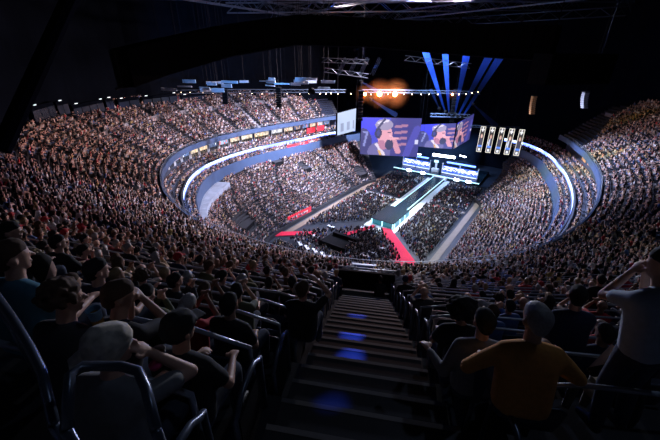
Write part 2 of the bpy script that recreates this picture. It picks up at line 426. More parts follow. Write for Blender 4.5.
# ------------------------------------------------------------------ hanging screens
def seg(u, v, x0, y0, x1, y1, w):
    dx, dy = x1 - x0, y1 - y0; L = dx * dx + dy * dy; f = max(0, min(1, ((u - x0) * dx + (v - y0) * dy) / L))
    return math.hypot(u - x0 - f * dx, v - y0 - f * dy) < w
def cam_feed(u, v):
    """close view of a seated player in headphones, one hand raised to the mouth"""
    c = (.13, .16, .62)
    if v > .55 and u < .35: c = (.08, .1, .8)
    if u > .5: c = (.12, .11, .3)
    if ell(u, v, .04, .3, .16, .42): c = (.09, .08, .22)
    if seg(u, v, .05, .62, .11, .62, .02) or seg(u, v, .11, .62, .06, .25, .02): c = (.4, .42, .6)
    if seg(u, v, .8, .02, .95, .75, .06): c = (.2, .19, .48)
    for yy in (.78, .62, .46, .3):
        if seg(u, v, .6, yy, .76, yy + .03, .035): c = (.55, .36, .38)
    if ell(u, v, .33, .08, .2, .28): c = (.3, .28, .4)
    if seg(u, v, .28, .3, .42, .02, .03): c = (.75, .7, .75)
    if seg(u, v, .33, .12, .36, .02, .02): c = (.75, .55, .08)
    if ell(u, v, .41, .56, .13, .27): c = (.78, .52, .5)
    if seg(u, v, .36, .35, .4, .22, .06): c = (.6, .36, .36)
    if ell(u, v, .39, .82, .15, .15) and v > .7 - .3 * (u - .3): c = (.5, .46, .5)
    if seg(u, v, .3, .86, .45, .93, .03): c = (.75, .72, .78)
    if ell(u, v, .3, .6, .06, .15): c = (.035, .035, .1)
    if ell(u, v, .3, .6, .03, .08): c = (.12, .14, .3)
    if seg(u, v, .3, .75, .4, .97, .02): c = (.05, .05, .12)
    if seg(u, v, .47, .63, .5, .62, .015): c = (.1, .06, .08)
    if seg(u, v, .5, .54, .535, .5, .02): c = (.85, .6, .58)
    if seg(u, v, .56, .45, .66, .12, .05): c = (.72, .47, .46)
    if ell(u, v, .54, .38, .06, .12): c = (.7, .45, .43)
    if ell(u, v, .5, .3, .07, .14): c = (.05, .045, .09)
    if seg(u, v, .52, .45, .62, .48, .03): c = (.8, .55, .53)
    if .93 < u < .98 and .35 < v < .45: c = (.7, .7, .8)
    return (c[0] * c[0] * 1.1 + .04, c[1] * c[1] * 1.1 + .04, c[2] ** 1.5 + .08)
def hang_screen(label, bl, br, ztl, ztr, colf, nx=72, ny=44, zb=(None, None)):
    bl, br = Vector(bl), Vector(br); base = (bl + br) / 2
    e = thing('hanging_screen', label, 'screen', base, 0, 'large screens over the stage')
    nrm = (br - bl).cross(Vector((0, 0, 1))).normalized()
    if nrm.dot(CAM - base) < 0: nrm = -nrm
    def gp(u, v):
        q = bl.lerp(br, u); return q + Vector((0, 0, (lerp(ztl, ztr, u) - q.z) * v)) + nrm * .12
    o1 = col_mesh('display', gp, nx, ny, colf, M['led'], e)
    mb = MB(); cs = [gp(0, 0), gp(1, 0), gp(1, 1), gp(0, 1)]
    fr = [Vector(c) - nrm * .08 for c in cs]; bk = [Vector(c) - nrm * .7 for c in cs]
    mb.add(fr + bk, [(0, 1, 2, 3), (7, 6, 5, 4), (0, 4, 5, 1), (1, 5, 6, 2), (2, 6, 7, 3), (3, 7, 4, 0)]); o2 = mb.build('housing', M['black'], e)
    mb = MB()
    for q in (fr[3], fr[2]): mb.tube([q, (q[0], q[1], 64)], .04, 4)
    o3 = mb.build('cable', M['black'], e); return rel(e, o1, o2, o3)
hang_screen('largest hanging screen showing a player in headphones, beside the line array speaker', px(360, 154, 10), px(417, 157, 10), 22.9, 23.3, cam_feed)
hang_screen('hanging centre screen repeating the player in headphones, above the stage totem', px(418.5, 146.5, 11), px(452, 149, 11), 19.2, 20.4, lambda u, v: [q * 1.15 for q in cam_feed(u * .72, v)], 50, 36)
hang_screen('angled hanging screen edge next to the five banner screens', px(453, 149, 11), px(469, 139.5, 13.4), 20.5, 23.0, lambda u, v: [q * .8 for q in cam_feed(.28 + u * .7, v)], 36, 36)
# side scoreboard
def board_col(u, v):
    c = (.42, .52, .72)
    if .1 < u < .9 and .1 < v < .55 and int(u * 6) % 2: c = (.25, .3, .45)
    return c
e = hang_screen('pale blue side scoreboard hanging beside the black line array speaker', px(337, 135.5, 18), px(355, 130.5, 18), 25.2, 25.6, board_col, 12, 8)

# five banner screens
def banner_col(i):
    sk = [(.7, .45, .4), (.6, .35, .3), (.65, .42, .36), (.75, .5, .42), (.6, .4, .34)][i]
    def f(u, v):
        if u < .1 or u > .9 or v < .03 or v > .97: return (.8, .75, .66)
        if v > .8: return (.85, .85, .88) if (abs(u - .5) < .12 or abs(v - .88) < .03) and .2 < u < .8 else (.12, .11, .12)
        if v < .2: return (.8, .82, .9) if .25 < u < .75 and .06 < v < .15 else (.1, .1, .14)
        if ell(u, v, .5, .62, .2, .08): return sk
        if ell(u, v, .5, .69, .23, .05): return (.1, .07, .05)
        if v < .28: return (.1, .25, .9)
        if ell(u, v, .5, .38, .36, .18): return (.55, .6, .75) if i % 2 and u < .5 else (.06, .06, .1)
        if seg(u, v, .25, .45, .7, .5, .05): return sk
        return (.03, .03, .035)
    return f
bl, br = px(476, 151.5, 14), px(518.5, 156, 14)
for i in range(5):
    w = .122; f0 = i * .2195
    a = bl.lerp(br, f0); b = bl.lerp(br, f0 + w)
    e = thing('banner_screen', 'tall narrow cream-framed player banner screen, %s of five from the stage' % ORD[i + 1], 'banner', (a + b) / 2, 0, 'five hanging banner screens')
    ztop = 22.2
    o1 = col_mesh('display', lambda u, v: (*a.lerp(b, u).xy, lerp(14, ztop, v)), 10, 40, banner_col(i), M['led'], e)
    mb = MB(); q = (b - a); nrm = q.cross(Vector((0, 0, 1))).normalized(); nrm = nrm if nrm.dot(CAM - a) < 0 else -nrm
    c = (a + b) / 2 + nrm * .18
    mb.box((c.x, c.y, (14 + ztop) / 2), (q.length, .25, ztop - 14), math.atan2(q.y, q.x)); o2 = mb.build('housing', M['black'], e)
    mb = MB(); mb.tube([(c.x, c.y, ztop), (c.x, c.y, 64)], .03, 4); o3 = mb.build('cable', M['black'], e); rel(e, o1, o2, o3)

# ------------------------------------------------------------------ line array speakers
def dir_point(x, y, dist):
    a = px(x, y, CAM.z - 1) if y > 54 else px(x, y, CAM.z + 1)
    d = (a - CAM); d.normalize(); 
    if d.y * math.cos(HEAD) - d.x * math.sin(HEAD) < 0: d = -d
    return CAM + d * dist
def line_array(x, y0, y1, dist, label, m='black', w=1.3):
    a = dir_point(x, y0, dist); b = dir_point(x, y1, dist * 1.005); H_ = a.z - b.z; n = 9
    e = thing('line_array_speaker', label, 'speaker', (a.x, a.y, b.z), HEAD, 'hanging line array speakers')
    for i in range(n):
        f = i / (n - 1); mb = MB()
        y = -.9 * f * f
        mb.box((0, y - .1, H_ * (1 - f)), (w, .9, H_ / n * .9), 0)
        mb.box((0, y - .57, H_ * (1 - f)), (w * .9, .05, H_ / n * .7), 0)
        o = mb.build('cabinet', M[m], e); o.rotation_euler = (0, 0, 0)
    mb = MB(); mb.tube([(0, 0, H_ + .3), (0, 0, 66 - b.z - 2)], .06, 4).box((0, 0, H_ + H_ / n * .7), (w * 1.1, 1.2, .2)); mb.build('rigging', M['black'], e)
    return e
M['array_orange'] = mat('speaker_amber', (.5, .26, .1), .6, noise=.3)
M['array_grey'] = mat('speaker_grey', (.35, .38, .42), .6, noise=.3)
line_array(278.5, 89, 106, 92, 'black curved line array speaker above the packed far balcony')
line_array(225, 91, 103, 95, 'small black line array speaker over the balcony, farther from the stage')
line_array(361, 93, 119, 95, 'tall black line array speaker between scoreboard and largest screen')
line_array(534, 97, 113, 108, 'amber line array speaker hanging over the dark end seats', 'array_orange', 1.1)
line_array(585.5, 93, 107, 88, 'pale grey line array speaker hanging above the far balcony corner', 'array_grey', .9)
line_array(455.5, 92, 121, 128, 'black line array speaker hanging among the blue light beams')

# ------------------------------------------------------------------ roof trusses
def truss(mb, a, b, w=1., h=1.2, seg_=2.4, r=.08):
    a, b = Vector(a), Vector(b); d = (b - a); L = d.length; d.normalize()
    sd = d.cross(Vector((0, 0, 1))); sd = sd.normalized() if sd.length > .1 else Vector((1, 0, 0)); up = sd.cross(d).normalized()
    cs = [sd * w / 2 + up * h / 2, -sd * w / 2 + up * h / 2, sd * w / 2 - up * h / 2, -sd * w / 2 - up * h / 2]
    for c in cs: mb.tube([a + c, b + c], r, 4)
    n = max(2, int(L / seg_))
    for i in range(n):
        p, q = a + d * L * i / n, a + d * L * (i + 1) / n
        for (i1, i2) in ((0, 2), (1, 3), (0, 1)): mb.tube([p + cs[i1 if i % 2 else i2], q + cs[i2 if i % 2 else i1]], r * .6, 3)
nr = 0
roof_spec = [((-45, -40, 53), (40, 60, 57)), ((-45, -10, 53), (30, 75, 57)), ((-42, 20, 53), (10, 80, 56)), ((-20, -60, 54), (48, 30, 57)), ((5, -72, 55), (52, 0, 55)),
             ((-48, 10, 53), (48, -20, 55)), ((-45, 42, 53), (48, 20, 55)), ((-35, 65, 53), (40, 62, 54)), ((-30, -55, 53), (-40, 60, 53)), ((0, -70, 55), (-5, 78, 57)), ((30, -60, 54), (40, 55, 54))]
names = ['side balcony', 'far balcony', 'far corner', 'floor seating', 'near stairs', 'production desks', 'side scoreboard', 'stage', 'suite windows', 'runway', 'banner screens']
for i, (a, b) in enumerate(roof_spec):
    mb = MB(); truss(mb, a, b, 1.6, 2.2, 3.2, .11)
    tag(mb.build('roof_truss', M['truss']), 'long steel roof truss spanning above the %s' % names[i], 'truss', 'roof trusses')
def small_truss(pts, label, r=.06, w=.8, grp='lighting trusses'):
    mb = MB()
    for a, b in zip(pts[:-1], pts[1:]): truss(mb, a, b, w, w, 1.2, r)
    return tag(mb.build('lighting_truss', M['truss']), label, 'truss', grp)
dp = dir_point
small_truss([dp(178, 92, 95), dp(235, 91, 100), dp(345, 91, 108)], 'lighting truss with small warm lamps over the far balcony')
small_truss([dp(362, 91, 112), dp(450, 92, 122), dp(480, 93, 126)], 'lighting truss carrying three orange lamps above the largest screen')
small_truss([dp(322, 60, 75), dp(368, 62, 78)], 'pale tilted truss lattice under the roof above the scoreboard')
small_truss([dp(325, 70, 76), dp(368, 76, 78)], 'lower pale truss lattice under the roof above the scoreboard')
for i, x in enumerate((338, 349, 360, 372)):
    small_truss([dp(x, 75, 77), dp(x + 8, 58, 76)], 'short slanted truss strut, %s of four above the scoreboard' % ORD[i + 1], .05, .5, 'slanted truss struts')
small_truss([dp(405, 58, 85), dp(470, 66, 88)], 'bluish lighting truss crossing behind the blue beams', .06, 1)
small_truss([dp(430, 115, 128), dp(470, 116, 128)], 'black stage truss with blue lamps above the centre screen', .08, 1)
small_truss([dp(470, 126, 128), dp(520, 128, 130)], 'thin truss from the angled screen to the five banner screens', .05, .6)

# arched roof baffle (dark fabric-clad beam nearest the camera)
pts_lo = [(118, 88, 39), (156, 75, 42), (220, 57, 46), (297, 43.5, 49), (370, 46, 50), (430, 51, 50), (490, 56, 48), (549, 60, 45)]
lo = [dp(*p) for p in pts_lo]; mb = MB()
n = len(lo); off = Vector((.3, 1.4, 0))
hi = [p + Vector((0, 0, 3.2)) for p in lo]; lo2 = [p + off for p in lo]; hi2 = [p + off for p in hi]
for A_, B_ in ((lo, hi), (hi, hi2), (hi2, lo2), (lo2, lo)): mb.strip(A_, B_)
pmb = mb; mb = MB(); mb.tube([p + Vector((0, -.2, -.1)) for p in lo], .12, 6); o2 = mb.build('bottom_rail', M['black'])
mb = pmb
for f in np.linspace(.02, .98, 34):
    i = min(int(f * (n - 1)), n - 2); g = f * (n - 1) - i; q = lo[i].lerp(lo[i + 1], g); mb.box((q.x, q.y - .12, q.z + 1.6), (.1, .1, 3.2), mi=1)
o1 = mb.build('panel', [M['baffle'], M['black']])
e = thing('roof_baffle', 'huge dark arched fabric-clad roof beam crossing over the bowl', 'roof beam', lo[3]); 
for o in (o1, o2): o.parent = e
rel(e, o1, o2)
p = dp(572, 69, 42); e = thing('ceiling_gondola', 'dark box gondola hanging at the end of the arched roof beam', 'gondola', p, HEAD + .25)
mb = MB(); mb.box((0, 0, 0), (7.5, 2.2, 2.6)); mb.build('housing', M['black'], e)
mb = MB(); 
for i in range(12): mb.box((-3.4 + i * .62, -1.12, 0), (.3, .05, 2.3))
mb.build('slat', M['baffle'], e)
mb = MB(); mb.tube([(-3, 0, 1.3), (-3, 0, 22)], .06, 4).tube([(3, 0, 1.3), (3, 0, 22)], .06, 4); mb.build('cable', M['black'], e)
# raking column at the end of the back wall
a, b = dp(1, 150, 40), dp(33, 80, 42); mb = MB(); mb.tube([a, b, b + (b - a) * 1.4], .7, 8); struct(mb.build('trim_10', M['wall']))
rq = random.Random(3)
for i in range(26):  # slabs made up and scattered to show as blue-white lit patches
    x = rq.uniform(168, 238) if i < 11 else rq.uniform(242, 338); y = rq.uniform(81, 91) - (3 if x > 250 else 0); c = dp(x, y, rq.uniform(78, 100))
    e = thing('added_roof_slab', 'made-up pale slab for a lit roof patch above the far balcony, %s of the cluster' % ORD[i + 1], 'added slab', c, rq.uniform(-.6, .2) + HEAD, 'added slabs for lit roof patches')
    mb = MB(); mb.box((0, 0, 0), (rq.uniform(1.5, 4.5), .15, rq.uniform(.25, .9))); mb.build('sheet', M['roof_slab'], e)
    mb = MB(); mb.tube([(0, .1, .3), (0, .1, 64 - c.z)], .05, 4); mb.build('hanger', M['black'], e)
# ------------------------------------------------------------------ press boxes along the back wall and their lamps
kk = 0
for i, (x0, x1, y) in enumerate([(27, 52, 112), (54, 66, 110), (69, 102, 108), (104, 112, 106), (116, 138, 104), (141, 176, 100), (180, 212, 98)]):
    a = dp(x0, y + 8, 1); b = dp(x1, y + 8, 1)
    def hit(x, y):
        d = (dp(x, y, 1) - CAM); 
        for q in np.arange(30, 130, .25):
            w = CAM + d * q; s_, t_ = bowl_st(w.x, w.y)
            if s_ > u_s(u_rows(t_)) - .6 and q > 30: return w
        return CAM + d * 80
    A_, B_ = hit(x0, y), hit(x1, y); zb = min(A_.z, B_.z) - 1.0
    e = thing('press_box', 'dark blue glazed box along the back wall, %s from the black raking column' % ORD[i + 1], 'press box', ((A_ + B_) / 2).to_tuple(), 0, 'press boxes on the back wall')
    d = (B_ - A_); rz = math.atan2(d.y, d.x); c = (A_ + B_) / 2; e.location = (c.x, c.y, zb); e.rotation_euler.z = rz; L = Vector((d.x, d.y)).length
    mb = MB(); mb.box((0, -.2, 1.4), (L, .9, 2.8)); hs_ = mb.build('housing', M['wall'], e)
    mb = MB()
    side = .3 if (Vector((-math.sin(rz), math.cos(rz))).dot(Vector((CAM.x - c.x, CAM.y - c.y)))) > 0 else -.7
    nw = max(2, int(L / 2.2))
    for q in range(nw): mb.box((-L / 2 + (q + .5) * L / nw, side, 1.3), (L / nw * .9, .08, 1.7))
    mb.build('glazing', M['glass'], e)
    for q in np.linspace(-L / 2 + 1, L / 2 - 1, max(1, int(L / 4.5))):
        kk += 1; mb = MB(); mb.box((q, side * 1.3, 3.0), (.7, .12, .16)); mb.build('lamp', M['e_dash'], hs_)

# ------------------------------------------------------------------ vomitory under the staircase landing and other tunnel mouths
def u_level(s): return u_z(int((s - US) / UT))
VOMS = []   # (t, k0, k1, half width) removed from the crowd
def tunnel(t, s0, s1, z, hw, label, h=2.0, name='tunnel_entrance', red=False):
    nx, ny = inward(t, (s0 + s1) / 2); x, y = P(t, (s0 + s1) / 2); rz = math.atan2(nx, -ny) + PI
    e = thing(name, label, 'tunnel entrance', (x, y, z), rz, 'stand entrances'); L = s1 - s0
    mb = MB(); mb.box((-hw, 0, h / 2), (.2, L, h)).box((hw, 0, h / 2), (.2, L, h)).box((0, -L / 2, h / 2 + .1), (hw * 2, .2, h + .2)).box((0, -.1, h), (hw * 2, L * .96, .15))
    mb.build('wall', M['concrete'], e)
    mb = MB(); mb.box((0, L / 2 - .3, h / 2), (hw * 1.9, .05, h)); mb.build('dark_sheet', M['black'], e)  # black sheet stands in for the shade inside the tunnel
    return e
for (x, y, hw, lab) in [(240, 176, 1.6, 'dark tunnel entrance below the ribbon at the rounded bowl end'), (276, 164, 1.5, 'dark tunnel entrance at the top of the lower bowl by the curved wall'),
                        (300, 172, 1.3, 'small dark tunnel entrance midway along the lower bowl'), (351, 183, 1.9, 'black tunnel entrance with a red steward near the tan aisle'), (268, 221, 2.2, 'wide dark tunnel entrance above the red carpet corner')]:
    best = None
    for z in np.arange(1, 12, .2):
        w = px(x, y, z); s_, t_ = bowl_st(w.x, w.y)
        j = (LS - s_) / LT; zz = LZ - LR * j
        if best is None or abs(zz - z) < best[0]: best = (abs(zz - z), s_, t_, z)
    _, s_, t_, z = best
    tunnel(t_, s_ - 1.3, s_ + 1.6, z - 1.2, hw, lab, 2.2); VOMS.append(('L', t_, s_ - 1.8, s_ + 2.0, hw + .3))
# landing parapet under the main stairs
def on_stairs(s, lat=0.):
    x, y = P(T0, s); nx, ny = inward(T0, s); return x + ny * lat, y - nx * lat     # lat > 0: away to the right hand looking down
VK0, VK1 = 18, 21            # rows cut by the landing hole
s_v = u_s(VK1); e = thing('landing_barrier', 'dark solid barrier across the foot of the main staircase', 'barrier', (*on_stairs(s_v - .2), u_z(VK1)), 0)
nx, ny = inward(T0, 18); rzs = math.atan2(ny, nx) - PI / 2; e.rotation_euler.z = rzs
mb = MB(); mb.box((0, 0, .45), (2.3, .12, .9)); mb.build('panel', M['black'], e)
mb = MB(); mb.tube([(-1.15, 0, 0), (-1.15, 0, 1.05), (1.15, 0, 1.05), (1.15, 0, 0)], .03, 8); mb.build('top_rail', M['rail'], e)
VOMS.append(('U', T0, u_s(VK0), u_s(VK1), 1.55))
mb = MB()
for sx in (-1.15, 1.15):
    a, b = on_stairs(u_s(VK0), sx), on_stairs(s_v, sx)
    mb.add([(*a, u_z(VK0) - 2), (*b, u_z(VK0) - 2), (*b, u_z(VK1) + .9), (*a, u_z(VK0) + .9)], [(0, 1, 2, 3)])
struct(mb.build('wall_landing', M['black']))

# ------------------------------------------------------------------ staircases
def staircase(t, k0, k1, hw, name, m, sub=2, nos=False):
    mb = MB(); x, y = P(t, 10); 
    for k in range(k0, k1):
        for q in range(sub):
            z = u_z(k) - UR + UR * (q + 1) / sub; s0 = u_s(k) - UT + UT * (q + 1) / sub if sub > 1 else u_s(k); s1 = s0 + UT / sub + .02
            nx, ny = inward(t, u_s(k))
            c0, c1 = P(t, s0), P(t, s1); lx, ly = ny * hw, -nx * hw
            v = [(c0[0] - lx, c0[1] - ly), (c0[0] + lx, c0[1] + ly), (c1[0] + lx, c1[1] + ly), (c1[0] - lx, c1[1] - ly)]
            mb.add([(*p_, z - UR) for p_ in v] + [(*p_, z + .004) for p_ in v], [(4, 5, 6, 7), (0, 1, 5, 4), (1, 2, 6, 5), (3, 0, 4, 7)], 0)
            if nos:
                w = .045 / (UT / sub); e0 = [tuple(lerp(v[0][i], v[3][i], w) for i in (0, 1)), tuple(lerp(v[1][i], v[2][i], w) for i in (0, 1))]
                mb.add([(*v[0], z - .03), (*v[1], z - .03), (*v[1], z + .01), (*v[0], z + .01), (*e0[1], z + .01), (*e0[0], z + .01)], [(0, 1, 2, 3), (3, 2, 4, 5)], 1)
    return struct(mb.build(name, m))
staircase(T0, VK1, 38, .86, 'floor_stairs', [M['step'], M['nosing']], 2, True)
staircase(T0, 0, VK0, .6, 'floor_stairs', [M['aisle'], M['nosing']], 2)

# aisles of the upper tier spaced by arc length at s = 6
ts, p_, L_ = row_line(8, T0, T0 - 105, .25); AISLES_R = [float(np.interp(d, L_, ts)) for d in np.arange(14, L_[-1], 14)]
ts, p_, L_ = row_line(8, T0, T0 + 142, .25); AISLES_L = [float(np.interp(d, L_, ts)) for d in np.arange(12.5, L_[-1], 9.2)]
U_AISLES = [a - 360 if a > 180 else a for a in AISLES_R + AISLES_L]
for a in U_AISLES: staircase(a, 0, u_rows(a), .5, 'floor_stairs', M['aisle'], 1)
# cross aisle kerb half way up the tier
mb = MB(); ts = arc(0, -70, -200, 2); mb.strip([(*P(t, u_s(11) - .02), u_z(10)) for t in ts], [(*P(t, u_s(11) - .02), u_z(10) + 1.0) for t in ts])
ts = arc(0, -258, -310, 2); mb.strip([(*P(t, u_s(11) - .02), u_z(10)) for t in ts], [(*P(t, u_s(11) - .02), u_z(10) + .95) for t in ts])
struct(mb.build('trim_11', M['aisle']))

# ------------------------------------------------------------------ crowd seats
L_AISLES = list(np.arange(-60, -330, -11.5))
def lat_blocked(x, y, t, s, hw):
    ax, ay = P(t, s); return (x - ax) ** 2 + (y - ay) ** 2 < hw * hw
seats = []       # x, y, z, yaw, tier, row, t
def fill_row(s_front, z, ta, tb, tiername, row, pitch=.52, hipoff=.5, aisles=(), hw=.75, dens=.95, main=False):
    s = s_front + hipoff
    ts, p_, L = row_line(s, ta, tb, .6)
    n = int(L[-1] / pitch); d = (np.arange(n) + .5) * pitch
    tt = np.interp(d, L, ts); X = np.interp(d, L, p_[:, 0]); Y = np.interp(d, L, p_[:, 1])
    keep = np.ones(n, bool)
    for a in aisles:
        ax, ay = P(a, s); keep &= (X - ax) ** 2 + (Y - ay) ** 2 > hw * hw
    if main:
        ax, ay = P(T0, s); keep &= (X - ax) ** 2 + (Y - ay) ** 2 > 1.15 ** 2
    for i in np.nonzero(keep)[0]:
        t = tt[i]; nx, ny = inward(t, s)
        seats.append((X[i], Y[i], z, math.atan2(-nx, ny), tiername, row, (t + 180) % 360 - 180, s))
for k in range(0, 38):
    for (ta, tb) in ((-62, -165.5), (-166.5, -247.5), (-248.5, -306)):
        # trim to where this row exists
        tsx = [t for t in np.arange(ta, tb, -.5) if u_rows(t) > k]
        if len(tsx) > 4: fill_row(u_s(k), u_z(k), tsx[0], tsx[-1], 'U', k, aisles=U_AISLES, hw=.85, main=True)
for i, (s, z) in enumerate([(-3.8, 15.7), (-4.7, 15.2)]): fill_row(s, z, -62, -332, 'T', i, hipoff=.45)
for i, (s, z) in enumerate([(.55, 17.6), (-.55, 17.2), (-1.9, 16.8)]): fill_row(s, z, -62, -332, 'T', i + 2, hipoff=.4)
for j in range(LN): fill_row(l_s(j + 1), l_z(j), -54, -326, 'L', j, pitch=.5, aisles=L_AISLES, hw=.5)
for (x0, x1, y0, y1, f) in [(-17.4, -4.8, -16, 16.6, 'a'), (-17.4, -4.8, 19.6, 43, 'b'), (5, 16, -20, 19, 'c'), (5, 16, 21.4, 43, 'b'), (-1.5, 11, -22, -5, 'v'), (-17, 12, -29, -25, 'n'), (-15, 1, -23, -6, 'p')]:
    for r_, y in enumerate(np.arange(y0, y1, .88)):
        for x in np.arange(x0, x1, .54):
            if f == 'a' and not y > x + 3.2: continue
            if f == 'c' and not y > -x * .98 + 1.8: continue
            if f == 'p' and (not (y < x - 2.2) or random.random() < .35 or (-9 < x < 1 and -20.5 < y < -13.5) or y > -.02 * x - 6): continue
            if f == 'v' and not (y < -x * .98 - 3.5 and y < x - 3): continue
            seats.append((x, y, 0., 0., 'F', r_, 0., 0.))

def in_void(s_):
    x, y, z, yaw, tn, row, t, s = s_
    for kind, vt, s0, s1, hw in VOMS:
        if kind == tn and s0 - .2 < s < s1 + .6:
            ax, ay = P(vt, s)
            if (x - ax) ** 2 + (y - ay) ** 2 < hw * hw: return True
    return False
seats = [q for q in seats if not in_void(q) and not (q[4] == 'L' and q[5] < 3 and -152 < q[6] < -118)]

# ------------------------------------------------------------------ detailed people
def sphere_pts(c, r, n=1):
    bm = bmesh.new(); bmesh.ops.create_icosphere(bm, subdivisions=n, radius=r); out = [Vector(c) + v.co for v in bm.verts]; bm.free(); return out
def hull_into(bm, sph, n=2):
    b2 = bmesh.new()
    for c, r in sph:
        for p in sphere_pts(c, r, n): b2.verts.new(p)
    res = bmesh.ops.convex_hull(b2, input=b2.verts)
    junk = [g for g in res['geom_interior'] if isinstance(g, bmesh.types.BMVert)] + [g for g in res['geom_unused'] if isinstance(g, bmesh.types.BMVert)]
    bmesh.ops.delete(b2, geom=list(set(junk)), context='VERTS')
    me = bpy.data.meshes.new('tmp'); b2.to_mesh(me); b2.free(); bm.from_mesh(me); bpy.data.meshes.remove(me)
def remeshed(name, prims, voxel, ratio=1., smooth=2, mats=()):
    bm = bmesh.new()
    for s_ in prims: hull_into(bm, s_)
    me = bpy.data.meshes.new(name); bm.to_mesh(me); bm.free()
    o = bpy.data.objects.new(name, me); C.objects.link(o)
    m = o.modifiers.new('r', 'REMESH'); m.mode = 'VOXEL'; m.voxel_size = voxel
    if smooth: q = o.modifiers.new('s', 'SMOOTH'); q.iterations = smooth; q.factor = .5
    if ratio < 1: q = o.modifiers.new('d', 'DECIMATE'); q.ratio = ratio
    bpy.context.view_layer.update(); dg = bpy.context.evaluated_depsgraph_get()
    out = bpy.data.meshes.new_from_object(o.evaluated_get(dg)); out.name = name
    bpy.data.objects.remove(o); bpy.data.meshes.remove(me)
    out.materials.clear()
    for q in mats: out.materials.append(q)
    out.polygons.foreach_set('use_smooth', [True] * len(out.polygons)); return out

def ik(a, b, l1, l2, pole):
    a, b = Vector(a), Vector(b); d = b - a; L = min(d.length, (l1 + l2) * .995); d.normalize(); b = a + d * L
    x = (l1 * l1 - l2 * l2 + L * L) / (2 * L); h = math.sqrt(max(0, l1 * l1 - x * x))
    pl = Vector(pole); pl = (pl - d * pl.dot(d)).normalized(); return a + d * x + pl * h, b

